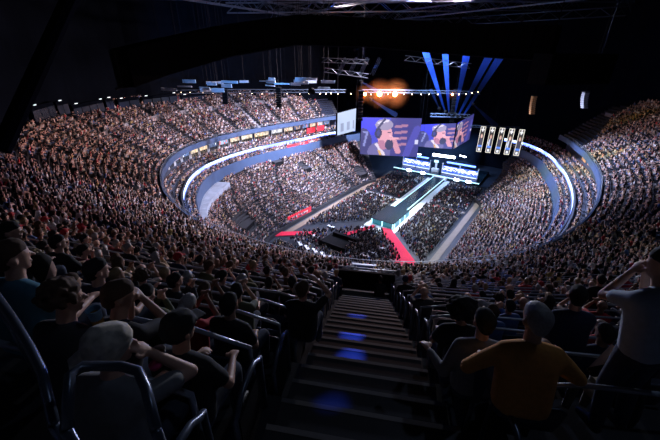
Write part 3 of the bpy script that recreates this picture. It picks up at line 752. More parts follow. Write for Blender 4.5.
def human(key, lean=.05, yaw=0., pitch=0., hands=((-.1, .3, .62), (.1, .3, .62)), knees=.42, stand=False, voxel=.013, ratio=.2, spread=.13, curl=1., pole=((-.6, -.5, -.8), (.6, -.5, -.8))):
    V = Vector; up = V((0, math.sin(lean), math.cos(lean)))
    pel = V((0, 0, .56 if not stand else .93)); chest = pel + up * .30; top = pel + up * .45; neck = top + up * .05
    hc = neck + V((0, .03 + .05 * math.sin(lean + pitch), .155))
    Rm = Matrix.Rotation(yaw, 3, 'Z') @ Matrix.Rotation(-pitch, 3, 'X')
    h = lambda x, y, z: hc + Rm @ V((x, y, z))
    body = []; shirt = []; trou = []
    torso = [(pel + V((-.08, 0, 0)), .115), (pel + V((.08, 0, 0)), .115), (chest + V((-.09, .01, 0)), .11), (chest + V((.09, .01, 0)), .11)]
    shl = [(chest + V((-.09, 0, .02)), .105), (chest + V((.09, 0, .02)), .105), (top + V((-.165, -.01, -.03)), .06), (top + V((.165, -.01, -.03)), .06), (top + V((0, -.01, .01)), .06)]
    body += [torso, shl, [(top + V((0, 0, -.02)), .062), (hc + V((0, -.01, -.06)), .055)]]
    body += [[(h(0, -.018, .03), .09), (h(0, .02, .035), .08), (h(0, .035, -.05), .052), (h(0, .062, -.088), .024)]]
    body += [[(h(0, .098, .012), .008), (h(0, .118, -.022), .013)]]
    for sx in (-1, 1):
        body += [[(h(sx * .084, -.008, .012), .014), (h(sx * .084, -.008, -.02), .012), (h(sx * .095, -.02, .01), .010)], [(h(sx * .033, .083, .012), .014), (h(sx * .03, .083, .012), .013)]]
    body += [[(h(-.02, .09, -.052), .009), (h(.02, .09, -.052), .009)]]
    inf = lambda sph, q: [(c, r + q) for c, r in sph]
    shirt += [inf(torso, .014), inf(shl, .013)]
    for i, sx in enumerate((-1, 1)):
        sh = top + V((sx * .18, -.01, -.04)); el, wr = ik(sh, V(hands[i]), .29, .26, pole[i])
        ua = [(sh, .052), (el, .04)]; body += [ua, [(el, .04), (wr, .027)]]; shirt += [[(sh, .066), (sh.lerp(el, .62), .062)]]
        if curl == 2: shirt += [[(sh.lerp(el, .5), .06), (el, .055)], [(el, .055), (el.lerp(wr, .9), .04)]]
        fd = (wr - el).normalized(); sd = fd.cross(V((0, 0, 1))); sd = sd.normalized() if sd.length > .2 else V((1, 0, 0)); nd = sd.cross(fd).normalized()
        pc = wr + fd * .075
        body += [[(wr + fd * .01, .024), (pc + sd * .026, .016), (pc - sd * .026, .016)]]
        for q, (o_, l_) in enumerate(((-.03, .068), (-.01, .078), (.011, .072), (.031, .055))):
            b0 = pc + sd * o_; b1 = b0 + fd * l_ * .5 - nd * .008; b2 = b1 + (fd * .6 - nd * .8) * l_ * .5
            body += [[(b0, .0105), (b1, .0098)], [(b1, .0098), (b2, .0085)]]
        th0 = wr + fd * .03 - sd * sx * .02; th1 = th0 + (fd * .5 - sd * sx * .9).normalized() * .045; body += [[(th0, .013), (th1, .011)], [(th1, .011), (th1 + fd * .03, .009)]]
        hip = pel + V((sx * .09, .02, -.03))
        if stand: kn = V((sx * .11, .05, .5)); an = V((sx * .12, -.02, .09))
        else: kn = V((sx * spread, knees, .5)); an = V((sx * spread, knees - .02, .09))
        leg = [[(hip, .09), (kn, .06)], [(kn, .06), (an, .04)]]
        body += leg; trou += [inf(leg[0], .014), inf(leg[1], .016)]
        body += [[(an + V((0, -.02, -.045)), .045), (an + V((sx * .01, .14, -.05)), .038), (an + V((0, 0, .0)), .04)]]
    trou += [inf([(pel + V((-.08, 0, -.03)), .115), (pel + V((.08, 0, -.03)), .115)], .012)]
    me = remeshed('person', body, voxel, ratio, 1, (M['skin_a'], M['shoe'], M['eye'], M['lip']))
    co = np.zeros(len(me.polygons) * 3); me.polygons.foreach_get('center', co); co = co.reshape(-1, 3); mi = np.zeros(len(co), int)
    mi[co[:, 2] < .13] = 1
    for sx in (-1, 1): mi[np.linalg.norm(co - np.array(h(sx * .033, .098, .012)), axis=1) < .0125] = 2
    d = np.abs(co - np.array(h(0, .098, -.052))); mi[(np.linalg.norm(d * [.5, 1, 1.2], axis=1) < .012)] = 3
    me.polygons.foreach_set('material_index', mi)
    ms = remeshed('shirt', shirt, .02, .35, 2, (SM['black'],)); mt = remeshed('trousers', trou, .02, .3, 2, (M['jeans'],))
    return dict(body=me, shirt=ms, trousers=mt, hc=hc, rot=Matrix.Translation(hc) @ Rm.to_4x4(), key=key)

def hair_mesh(kind):
    rr = random.Random(kind)
    if kind == 'short': pr = [[((0, -.03, .045), .092), ((0, .02, .066), .078), ((0, -.055, -.02), .058)]]
    elif kind == 'curly':
        pr = [[((0, -.025, .04), .095), ((0, .02, .06), .08)]]
        for i in range(110):
            a = rr.uniform(0, 2 * PI); b = rr.uniform(-.25, 1.5); q = Vector((math.cos(a) * math.cos(b) * .112, math.sin(a) * math.cos(b) * .115 - .015, .035 + math.sin(b) * .105))
            if q.y > .06 and q.z < .085: continue
            pr.append([(q, rr.uniform(.012, .026))])
    elif kind == 'long': pr = [[((0, -.03, .045), .098), ((0, .02, .066), .082), ((0, -.06, -.05), .075)], [((0, -.06, -.03), .078), ((0, -.085, -.25), .055)], [((-.07, -.02, 0), .035), ((-.08, -.04, -.2), .03)], [((.07, -.02, 0), .035), ((.08, -.04, -.2), .03)]]
    elif kind == 'afro':
        pr = [[((0, -.03, .06), .14)]]
        for i in range(110):
            a = rr.uniform(0, 2 * PI); b = rr.uniform(-.6, 1.5); q = Vector((math.cos(a) * math.cos(b) * .15, math.sin(a) * math.cos(b) * .145 - .035, .05 + math.sin(b) * .13))
            if q.y > .05 and q.z < .09: continue
            pr.append([(q, rr.uniform(.02, .034))])
    elif kind == 'bun': pr = [[((0, -.03, .045), .095), ((0, .02, .066), .08), ((0, -.055, -.02), .06)], [((0, -.13, .07), .045)]]
    elif kind == 'cap': pr = [[((0, -.02, .055), .1), ((0, .02, .06), .09), ((0, -.03, .03), .1)], [((-.06, .08, .05), .008), ((.06, .08, .05), .008), ((-.045, .17, .035), .008), ((.045, .17, .035), .008)]]
    elif kind == 'back_cap':
        pr = [[((0, -.02, .055), .105), ((0, .03, .058), .09), ((0, -.03, .02), .105)], [((-.06, -.1, .03), .008), ((.06, -.1, .03), .008), ((-.045, -.17, .0), .008), ((.045, -.17, .0), .008)]]
    return remeshed('hair', pr, .008 if kind != 'afro' else .012, .5, 0 if kind in ('curly', 'afro') else 1, (M['h_brown'],))
HAIR = {k: hair_mesh(k) for k in ('short', 'curly', 'long', 'afro', 'bun', 'cap', 'back_cap')}
POSES = [human('upright', .05, .1), human('leaning', .45, -.25, .1, ((-.12, .42, .66), (.1, .44, .66))), human('chin', .4, -.45, 0, ((-.02, .38, 1.02), (.12, .42, .66)), pole=((-.3, .5, -1), (.6, -.5, -.8))),
         human('back', -.12, .35, 0, ((-.18, .22, .64), (.18, .22, .64)), .5), human('phone', .12, 0, -.1, ((-.03, .36, 1.12), (.04, .37, 1.08)), pole=((-.6, .2, -1), (.6, .2, -1))),
         human('turned', .1, .8, 0, ((-.05, .28, .85), (.1, .3, .68)), .45, curl=2), human('clap', .15, -.1, -.1, ((-.03, .34, .98), (.03, .34, .96)), .4, curl=2)]
POSE_TXT = dict(upright='sitting upright', leaning='leaning forward', chin='hand at chin', back='leaning back', phone='holding hands up', turned='head turned', clap='clapping')
HAIRC = {'brown': 'h_brown', 'black': 'h_black', 'fair': 'h_blond', 'grey': 'h_grey'}
def place_person(pose, loc, rz, skin, shirtm, hk, hm, label, group=None, trm=None, scale=1., rzoff=0.):
    b = link('person', pose['body']); b.location = loc; b.rotation_euler = (0, 0, rz + rzoff); b.scale = (scale,) * 3
    b.material_slots[0].link = 'OBJECT'; b.material_slots[0].material = skin
    tag(b, label, 'person', group)
    for nm, mm in (('shirt', shirtm), ('trousers', trm or M['jeans'])):
        o = link(nm, pose[nm], b); o.material_slots[0].link = 'OBJECT'; o.material_slots[0].material = mm
    if hk:
        o = link('cap' if 'cap' in hk else 'hair', HAIR[hk], b); o.matrix_local = pose['rot']
        o.material_slots[0].link = 'OBJECT'; o.material_slots[0].material = hm
    return b

# foreground people: bowl angle, row, pose, look
def seat_at(t, k, off=.5):
    s = u_s(k) + off; x, y = P(t, s); nx, ny = inward(t, s); return (x, y, u_z(k)), math.atan2(-nx, ny)
heroes_xy = []
def hero(u, v, k, pose, skin, shirtm, hk, hm, label, yaw=0., dz=0., trm=None, scale=1.):
    nx, ny = inward(bowl_st(v, u)[1], 27); rz = math.atan2(-nx, ny)
    heroes_xy.append((v, u, .42)); return place_person(pose, (v, u, u_z(k) + dz), rz, skin, shirtm, hk, hm, label, None, trm, scale, yaw)
g = lambda **k_: k_
Pq = {}
def PH(key, **kw):
    if key not in Pq: Pq[key] = human(key, voxel=.0105, ratio=.3, **kw)
    return Pq[key]
HP = dict(look=PH('look', lean=.25, yaw=-.75, pitch=.1, hands=((-.12, .36, .68), (.1, .36, .68))),
          mouth=PH('mouth', lean=.28, yaw=-.65, pitch=.05, hands=((.0, .36, .72), (.13, .30, 1.07)), pole=((-.6, -.5, -.8), (.8, .2, -1))),
          facehands=PH('facehands', lean=.5, yaw=-.6, pitch=.25, hands=((-.04, .42, 1.02), (.06, .44, 1.04)), pole=((-.5, .3, -1), (.5, .3, -1))),
          side=PH('side', lean=.15, yaw=-.35, pitch=.05, hands=((-.15, .4, .64), (.16, .4, .66))),
          broad=PH('broad', lean=.22, yaw=.12, pitch=.15, hands=((-.26, .26, .70), (.24, .3, .68)), pole=((-.9, -.2, -.6), (.9, -.2, -.6)), curl=2),
          reach=PH('reach', lean=.15, yaw=.1, pitch=.1, hands=((-.40, .2, .72), (.12, .36, .68)), pole=((-.4, -.5, -1), (.6, -.5, -.8)), curl=2),
          stand=PH('stand', lean=.22, yaw=.5, pitch=.15, stand=True, hands=((-.06, .30, 1.42), (.1, .32, 1.40)), pole=((-.4, .2, -1), (.4, .2, -1)), curl=1),
          crouch=PH('crouch', lean=.6, yaw=.3, pitch=.1, hands=((-.1, .42, .7), (.1, .44, .68))),
          raised=PH('raised', lean=.1, yaw=-.2, pitch=.0, hands=((-.05, .34, 1.0), (.16, .26, 1.26)), pole=((-.6, .2, -1), (.8, 0, -1))))
HEROES_PLACED = []
def H(*a, **k_): HEROES_PLACED.append(hero(*a, **k_)); return HEROES_PLACED[-1]
def HP_(hx, hy, dist, pose, skin, shirtm, hk, hm, label, yaw=0., trm=None, scale=1.):
    """seat a person so that the head is at a bearing and distance from the camera, feet on the nearest row"""
    w_ = dp(hx, hy, dist); s_, t_ = bowl_st(w_.x, w_.y); nx_, ny_ = inward(t_, s_); rz = math.atan2(-nx_, ny_) + yaw
    h_ = pose['hc'] * scale; loc = Vector((w_.x - (h_.x * math.cos(rz) - h_.y * math.sin(rz)), w_.y - (h_.x * math.sin(rz) + h_.y * math.cos(rz)), w_.z - h_.z))
    s_, t_ = bowl_st(loc.x, loc.y); print('hero', label[:40], 'floor gap', round(loc.z - u_z(int((s_ - US) / UT)), 2), 'row', int((s_ - US) / UT))
    heroes_xy.append((loc.x, loc.y, .42)); return place_person(pose, loc, rz, skin, shirtm, hk, hm, label, None, trm, scale)
HP_(64, 299, 2.8, HP['look'], M['skin_a'], SM['charcoal'], 'curly', M['h_brown'], 'curly brown haired person in charcoal shirt gazing towards the stage')
capman = HP_(110, 349, 2.2, HP['mouth'], M['skin_a'], SM['grey'], 'back_cap', M['camo'], 'person in camouflage cap with hand at mouth and pink wristband')
mb = MB(); mb.tube([(.145, .285, .985), (.143, .283, 1.01)], .034, 14); mb.build('wristband', M['bracelet'], capman, True)
HP_(12, 258, 3.2, HP['side'], M['skin_a'], SM['teal'], 'short', M['h_brown'], 'person in teal blue t-shirt sitting at the dark rail end')
HP_(11, 232, 5.6, HP['look'], M['skin_a'], SM['black'], 'short', M['h_black'], 'dark haired person in black behind the teal blue shirt')
HP_(119, 297, 2.9, HP['facehands'], M['skin_b'], SM['black'], 'short', M['h_brown'], 'bowed person in black with both hands held to the face')
HP_(180, 330, 2.5, HP['side'], M['skin_b'], SM['black'], 'cap', SM['black'], 'person in a black cap and black shirt beside the staircase')
HP_(97, 271, 4.0, HP['side'], M['skin_a'], SM['navy'], 'short', M['h_black'], 'person in navy shirt beyond the curly haired person')
HP_(58, 243, 6.6, HP['side'], M['skin_a'], SM['black'], 'short', M['h_black'], 'dark haired person in black two rows beyond the curly haired person')
HP_(536, 321, 2.85, HP['broad'], M['skin_b'], SM['mustard'], 'short', M['h_grey'], 'broad-shouldered grey haired person in mustard shirt seen from behind')
HP_(484, 323, 3.4, HP['reach'], M['skin_a'], SM['grey'], 'short', M['h_black'], 'dark haired person in grey with an arm resting along the seats')
HP_(463, 311, 4.0, HP['side'], M['skin_b'], SM['black'], 'afro', M['h_black'], 'person with large round dark hair in front of the grey shirt')
HP_(577, 297, 4.6, HP['side'], M['skin_a'], SM['navy'], 'short', M['h_black'], 'person in navy shirt with bare arms beyond the mustard shirt')
HP_(601, 280, 10.0, HP['side'], M['skin_a'], SM['black'], 'short', M['h_black'], 'person in black shirt seated between navy and steel blue shirts')
HP_(665, 266, 3.4, HP['stand'], M['skin_a'], SM['steel'], 'short', M['h_black'], 'person in steel blue shirt standing with hands raised to face', .25)
HP_(303, 290, 4.6, HP['raised'], M['skin_a'], SM['black'], 'short', M['h_brown'], 'person in black beside the stairs with one hand raised')
cr = on_stairs(u_s(VK1) + .55, .55); nx, ny = inward(T0, 20); b_ = place_person(HP['crouch'], (cr[0], cr[1], u_z(VK1) - .2), math.atan2(-nx, ny), M['skin_c'], SM['black'], 'short', M['h_black'], 'dark silhouetted person perched at the foot of the main staircase'); heroes_xy.append((cr[0], cr[1], .5))
mb = MB(); mb.tube([(0, 0, -.012), (0, 0, .012)], .034, 14); 

# drinks held by the foreground people
def cup(x, y, z, m, label, lqd=None):
    e = thing('cup', label, 'cup', (x, y, z)); mb = MB(); n = 20; rs = [(.031, 0), (.043, .12), (.046, .124), (.043, .127), (.04, .12), (.029, .006)]
    v = [(r * math.cos(2 * PI * i / n), r * math.sin(2 * PI * i / n), h_) for r, h_ in rs for i in range(n)]
    f = [(j * n + i, j * n + (i + 1) % n, (j + 1) * n + (i + 1) % n, (j + 1) * n + i) for j in range(len(rs) - 1) for i in range(n)] + [tuple(range(n - 1, -1, -1))]
    mb.add(v, f); mb.build('wall', m, e, True); mb = MB(); mb.tube([(0, 0, .008), (0, 0, .09)], .036, 16); mb.build('drink', lqd or M['amber'], e, True); return e
w = dp(96, 317, 2.75); cup(w.x, w.y, w.z - .06, M['cup'], 'blue plastic cup held up behind the camouflage cap')
w = dp(160, 357, 2.6); cup(w.x, w.y, w.z - .06, M['cup2'], 'clear plastic cup held low near the black capped person')

# ------------------------------------------------------------------ choose the individually built spectators
def near_density(q):
    x, y, z, yaw, tn, row, t, s = q
    if tn != 'U': return .96 if tn == 'L' else (.9 if tn == 'F' else .88)
    if t > 0:
        if t < 54 + max(0, 10 - s) * 1.6: return 0
        dist = math.hypot(x - CAM.x, y - CAM.y)
        if t < T0 and s > 10 + max(0, (T0 - t) - 25) * .3: return .45 if dist < 14 else (.6 if dist < 24 else .82)
        return .9 if dist > 8 else .7
    if -72 < t: return .0 if t > -68 else .5
    return .96
occ = []; empty = []
cam_xy = (CAM.x, CAM.y)
for q in seats:
    x, y, z = q[:3]
    if q[4] == 'U':
        if any((x - hx) ** 2 + (y - hy) ** 2 < hr * hr for hx, hy, hr in heroes_xy): continue
        if math.hypot(x - CAM.x, y - CAM.y) < 2.5: continue
    (occ if random.random() < near_density(q) else empty).append(q)
cand = []
for i, q in enumerate(occ):
    if q[4] != 'U': continue
    d = math.dist((q[0], q[1], q[2] + 1), CAM); pp = to_px((q[0], q[1], q[2] + 1.15))
    if pp and -6 < pp[0] < 664 and 100 < pp[1] < 452: cand.append((d, i))
cand.sort(); near_idx = [i for d, i in cand[:286]]; near_set = set(near_idx)
side_cnt = {}
def describe_seat(q):
    """row counted from the balcony edge and seat counted from the staircase"""
    x, y, z, yaw, tn, row, t, s = q
    tt = t if t > 0 else t + 360; side = 'mustard-shirt side' if tt < T0 else 'camouflage-cap side'
    ax, ay = P(T0, s); n = max(1, int(round((math.hypot(x - ax, y - ay) - .9) / .52)))
    key = (row, side, n)
    while key in side_cnt: n += 1; key = (row, side, n)
    side_cnt[key] = 1; return side, ORD[min(38 - row, 49)], ORD[n] if n < len(ORD) else 'far'
for n_, i in enumerate(near_idx):
    q = occ[i]; pose = random.choice(POSES); sc = random.choice(['black'] * 5 + ['charcoal'] * 3 + ['navy'] * 2 + list(SHIRTS))
    hk = random.choice(['short'] * 6 + ['curly', 'long', 'long', 'bun', 'cap', None]); hc_ = random.choice(['brown', 'brown', 'black', 'black', 'fair', 'grey'])
    side, row, n = describe_seat(q); hm = SM[random.choice(['black', 'navy', 'red'])] if hk == 'cap' else M[HAIRC[hc_]]
    htx = {'short': 'short %s hair' % hc_, 'curly': 'curly %s hair' % hc_, 'long': 'long %s hair' % hc_, 'bun': '%s hair bun' % hc_, 'cap': 'cap', None: 'bald head'}[hk]
    place_person(pose, (q[0], q[1], q[2]), q[3], M[random.choice(['skin_a', 'skin_a', 'skin_b', 'skin_c'])], SM[sc], hk, hm,
                 '%s shirt, %s, %s, %s row from top, %s from stairs' % (sc, htx, side, row, n), 'spectators near the staircase', scale=random.uniform(.95, 1.05), rzoff=random.uniform(-.3, .3))

# ------------------------------------------------------------------ the far crowd as one mass
def loft(rings, n):
    v = []; f = []
    for (cx, cy, cz, rx, ry) in rings:
        for i in range(n): a = 2 * PI * (i + .5) / n; v.append((cx + rx * math.cos(a), cy + ry * math.sin(a), cz))
    for j in range(len(rings) - 1):
        for i in range(n):
            a, b, c, d = j * n + i, j * n + (i + 1) % n, (j + 1) * n + (i + 1) % n, (j + 1) * n + i; f += [(a, b, c), (a, c, d)]
    for i in range(1, n - 1): f += [((len(rings) - 1) * n, (len(rings) - 1) * n + i, (len(rings) - 1) * n + i + 1)]
    return v, f
def limb(a, b, r0, r1, n=4):
    a, b = Vector(a), Vector(b); d = (b - a).normalized(); u = d.cross(Vector((0, 0, 1)) if abs(d.z) < .9 else Vector((1, 0, 0))).normalized(); w = u.cross(d)
    v = [tuple(p + (u * math.cos(2 * PI * i / n) + w * math.sin(2 * PI * i / n)) * r) for p, r in ((a, r0), (b, r1)) for i in range(n)]
    f = []
    for i in range(n): f += [(i, (i + 1) % n, n + (i + 1) % n), (i, n + (i + 1) % n, n + i)]
    for i in range(1, n - 1): f += [(n, n + i, n + i + 1)]
    return v, f
def low_person(n, lean, arms, legs=True):
    """roles: 0 skin 1 hair 2 shirt 3 trousers"""
    V_, F_, R_ = [], [], []
    def put(vf, role):
        v, f = vf; o = len(V_); V_.extend(v); F_.extend([tuple(i + o for i in t) for t in f])
        for t in f:
            if role == 'head':
                c = np.mean([v[i] for i in t], axis=0); R_.append(1 if (c[2] > 1.27 or c[1] < lean + .01) and c[2] > 1.1 else 0)
            else: R_.append(role)
    put(loft([(0, 0, .45, .16, .12), (0, lean * .5, .78, .19, .13), (0, lean, .98, .21, .1), (0, lean, 1.06, .07, .06)], n), 2)
    put(loft([(0, lean + .02, 1.05, .055, .05), (0, lean + .03, 1.15, .085, .095), (0, lean + .02, 1.26, .09, .1), (0, lean + .01, 1.33, .05, .06)], n), 'head')
    if legs:
        for sx in (-.11, .11): put(limb((sx, 0, .5), (sx, .44, .5), .09, .07), 3); put(limb((sx, .43, .5), (sx, .42, .02), .07, .05), 3)
    for sx, (e_, h_) in zip((-1, 1), arms):
        put(limb((sx * .2, lean, .95), e_, .055, .045), 2); put(limb(e_, h_, .04, .035), 0)
    return np.array(V_), np.array(F_), np.array(R_)
ARMS = [(((-.25, .08, .72), (-.1, .32, .62)), ((.25, .08, .72), (.1, .32, .62))), (((-.24, .25, .8), (-.04, .3, 1.08)), ((.25, .1, .7), (.12, .34, .62))),
        (((-.25, .2, .82), (-.04, .38, .98)), ((.25, .2, .82), (.04, .38, .98))), (((-.27, .1, 1.15), (-.2, .15, 1.45)), ((.25, .1, .72), (.1, .32, .62)))]
TPL_HI = [low_person(6, .05 + .1 * (i % 3), ARMS[i % 4]) for i in range(6)]
TPL_LO = [low_person(5, .05 + .08 * (i % 3), ARMS[i % 3], False) for i in range(5)]
for i in range(5):      # far people keep one knee block each
    v, f, r = TPL_LO[i]; v2, f2 = limb((0, .05, .48), (0, .45, .48), .17, .15); v3 = np.array(v2); f3 = np.array(f2) + len(v)
    TPL_LO[i] = (np.vstack([v, v3]), np.vstack([f, f3]), np.concatenate([r, np.full(len(f3), 3)]))
CLOTH_P = np.array([(.012, .012, .015)] * 14 + [(.05, .05, .055)] * 3 + [(.02, .03, .08)] * 3 + [(.72, .72, .75)] * 6 + [(.35, .35, .38)] * 2 + [(.5, .03, .05)] * 1 + [(.45, .3, .25), (.1, .2, .5), (.55, .45, .42), (.3, .05, .08), (.5, .4, .15)])
LEG_P = np.array([(.02, .025, .04)] * 5 + [(.05, .08, .16), (.12, .18, .3), (.3, .27, .22), (.5, .32, .25), (.1, .1, .11)])
HAIR_P = np.array([(.02, .015, .012)] * 4 + [(.06, .035, .02)] * 3 + [(.3, .2, .1), (.25, .24, .24)])
SKIN_P = np.array([(.7, .44, .37), (.64, .42, .35), (.54, .33, .26), (.3, .17, .13)])
allv, allf, allc = [], [], []; base = 0
rest = [q for i, q in enumerate(occ) if i not in near_set]
for q in rest:
    x, y, z, yaw, tn, row, t, s = q
    pp = to_px((x, y, z + 1))
    if pp is None or not (-25 < pp[0] < 685 and 85 < pp[1] < 470): continue
    d = math.dist((x, y, z), CAM)
    if d < 3: continue
    v, f, r = random.choice(TPL_HI if d < 55 else TPL_LO)
    a = yaw + random.uniform(-.35, .35); sc = random.uniform(.93, 1.06); cs, sn = math.cos(a) * sc, math.sin(a) * sc
    vv = np.empty_like(v); vv[:, 0] = v[:, 0] * cs - v[:, 1] * sn + x + random.uniform(-.17, .17); vv[:, 1] = v[:, 0] * sn + v[:, 1] * cs + y + random.uniform(-.17, .17); vv[:, 2] = v[:, 2] * sc + z + random.uniform(-.07, .14)
    pal = np.array([SKIN_P[random.randrange(4) if random.random() < .8 else 0], HAIR_P[random.randrange(len(HAIR_P))], CLOTH_P[random.randrange(len(CLOTH_P))], LEG_P[random.randrange(len(LEG_P))]])
    if tn == 'F' and random.random() < .45: pal[2] = (.02, .02, .03)
    allv.append(vv); allf.append(f + base); allc.append(pal[r]); base += len(v)
V_ = np.vstack(allv).astype(np.float32); F_ = np.vstack(allf).astype(np.int32); K_ = np.vstack(allc).astype(np.float32)
me = bpy.data.meshes.new('crowd'); me.vertices.add(len(V_)); me.vertices.foreach_set('co', V_.ravel()); me.loops.add(F_.size); me.loops.foreach_set('vertex_index', F_.ravel())
me.polygons.add(len(F_)); me.polygons.foreach_set('loop_start', np.arange(0, F_.size, 3, dtype=np.int32)); me.polygons.foreach_set('loop_total', np.full(len(F_), 3, np.int32))
me.update(calc_edges=True); at = me.attributes.new('Col', 'FLOAT_COLOR', 'FACE'); at.data.foreach_set('color', np.hstack([K_, np.ones((len(K_), 1), np.float32)]).ravel()); me.materials.append(M['attr'])
tag(link('crowd', me), 'dense seated audience filling the far balcony, lower bowl and floor', 'crowd', kind='stuff')
print('seats', len(seats), 'occ', len(occ), 'crowd people', len(allv), 'faces', len(F_))
del V_, F_, K_, allv, allf, allc

# ------------------------------------------------------------------ stadium seats near the camera
def rounded(mb_sph, name, m, vox=.012, ratio=.25): return remeshed(name, mb_sph, vox, ratio, 1, (m,))
r_ = .018
seat_pan = rounded([[((x, y, z), r_) for x in (-.2, .2) for (y, z) in ((-.12, .42), (.1, .425), (.24, .44))]], 'seat_pan', M['seat'], .012, .2)
seat_back = rounded([[((x, -.17, .42), r_) for x in (-.2, .2)] + [((x, -.2, .6), r_) for x in (-.21, .21)], [((x, -.2, .6), r_) for x in (-.21, .21)] + [((x, -.24, .78), r_) for x in (-.19, .19)] + [((x, -.25, .83), r_) for x in (-.13, .13)]], 'backrest', M['seat'], .012, .2)
mbs = MB(); mbs.box((0, -.12, .2), (.06, .06, .42)).box((0, -.12, .01), (.16, .2, .02)).box((-.235, -.05, .5), (.025, .28, .04)).box((-.235, -.15, .42), (.025, .05, .2)); seat_leg = mbs.mesh('bracket', M['seat_metal'])
cs_ = []
for q in empty + [occ[i] for i in near_idx]:
    if q[4] != 'U': continue
    d = math.dist((q[0], q[1], q[2] + .6), CAM); pp = to_px((q[0], q[1], q[2] + .7))
    if d > 1.2 and pp and -5 < pp[0] < 665 and 150 < pp[1] < 450: cs_.append((d, q, q in empty))
cs_.sort(key=lambda a: a[0] - (3 if a[2] else 0)); scnt = {}
for d, q, em in cs_[:230]:
    tt = q[6] if q[6] > 0 else q[6] + 360; side = 'mustard-shirt side' if tt < T0 else 'camouflage-cap side'
    ax, ay = P(T0, q[7]); n = max(1, int(round((math.hypot(q[0] - ax, q[1] - ay) - .9) / .52)))
    while (q[5], side, n) in scnt: n += 1
    scnt[(q[5], side, n)] = 1
    e = thing('stadium_seat', '%s dark blue plastic seat, %s, %s row from top, %s from stairs' % ('empty' if em else 'occupied', side, ORD[38 - q[5]], ORD[min(n, 49)]), 'seat', q[:3], q[3], 'stadium seats near the staircase')
    link('seat_pan', seat_pan, e); link('backrest', seat_back, e); link('bracket', seat_leg, e)
# remaining empty seats as one mass
lv = np.array([(-.22, -.14, .42), (.22, -.14, .42), (.22, .22, .43), (-.22, .22, .43), (-.22, -.2, .84), (.22, -.2, .84), (-.22, -.17, .42), (.22, -.17, .42), (-.22, -.24, .84), (.22, -.24, .84), (-.22, -.21, .42), (.22, -.21, .42)])
lf = [(0, 1, 2, 3), (6, 7, 5, 4), (10, 8, 9, 11), (4, 5, 9, 8), (6, 4, 8, 10), (7, 11, 9, 5)]
mb = MB()
used = set(id(q) for d, q, em in cs_[:230])
extra = [q for q in empty if q[4] == 'U' and id(q) not in used]
for q in extra:
    d = math.dist(q[:3], CAM)
    if d < 3 or to_px(q[:3]) is None: continue
    c_, s_ = math.cos(q[3]), math.sin(q[3]); mb.add([(v[0] * c_ - v[1] * s_ + q[0], v[0] * s_ + v[1] * c_ + q[1], v[2] + q[2]) for v in lv], lf)
tag(mb.build('seats_bank', M['seat']), 'banks of empty dark blue seats on the far parts of the balcony', 'seating', kind='stuff')

# ------------------------------------------------------------------ rails
def lat_t(s, lat):
    """bowl angle at lateral distance lat from the staircase (positive towards t < T0)"""
    ts, p_, L = row_line(s, T0, T0 - 40 if lat > 0 else T0 + 40, .25); return float(np.interp(abs(lat), L, ts))
for k in range(37, 0, -1):
    for side, sgn, stx in (('mustard-shirt side', 1, 1), ('camouflage-cap side', -1, 1)):
        s = u_s(k) + .04; z = u_z(k)
        if VK0 <= k < VK1 - 1: lat0 = 1.3
        else: lat0 = 1.12
        lats = np.linspace(lat0, 13.2, 24); pts = [(*P(lat_t(s, sgn * l), s), z + .8) for l in lats]
        if k > 35: continue
        nm = '%s row from top' % ORD[38 - k]
        e = thing('guard_rail', 'long steel guard rail before the %s, %s of stairs' % (nm, side), 'rail', (pts[0][0], pts[0][1], z), 0, 'guard rails between the rows')
        mb = MB(); mb.tube([(pts[0][0], pts[0][1], z + .05)] + [(pts[0][0], pts[0][1], z + .68)] + pts[1:], .023, 6); o1 = mb.build('rail', M['rail'], e, True)
        oo = [o1]
        if k > 8:
            for q in range(5, 24, 6):
                mb = MB(); mb.tube([(pts[q][0], pts[q][1], z - .02), pts[q]], .016, 6); oo.append(mb.build('post', M['rail'], e, True))
        rel(e, *oo)
for k in range(35, 3, -1):       # looped barriers at the row ends beside the stairs
    if VK0 - 1 <= k < VK1: continue
    for side, sgn in (('mustard-shirt side', 1), ('camouflage-cap side', -1)):
        s0, s1 = u_s(k) + .12, u_s(k) + .68; z = u_z(k)
        hw = 1.0 if k >= VK1 else .78
        a = P(lat_t(s0, sgn * hw), s0); b = P(lat_t(s1, sgn * hw), s1)
        a, b = Vector((*a, z)), Vector((*b, z)); h_ = .78
        e = thing('aisle_barrier', 'looped dark steel row-end barrier, %s, %s row from top' % (side, ORD[38 - k]), 'barrier', a, 0, 'looped barriers beside the stairs')
        up = Vector((0, 0, 1)); pts = [a, a + up * (h_ - .1)]
        for f in np.linspace(0, 1, 7): pts.append(a.lerp(b, .06 + .88 * f) + up * (h_ - .1 + .1 * math.sin(PI * min(1, max(0, f)) ) ** .5))
        pts += [b + up * (h_ - .1), b]
        mb = MB(); mb.tube(pts, .024, 8); o1 = mb.build('loop', M['darkrail'], e, True)
        mb = MB(); c = (a + b) / 2; d = b - a; mb.box((c.x, c.y, z + .34), (d.length * .82, .02, .5), math.atan2(d.y, d.x)); o2 = mb.build('panel', M['black'], e); rel(e, o1, o2)
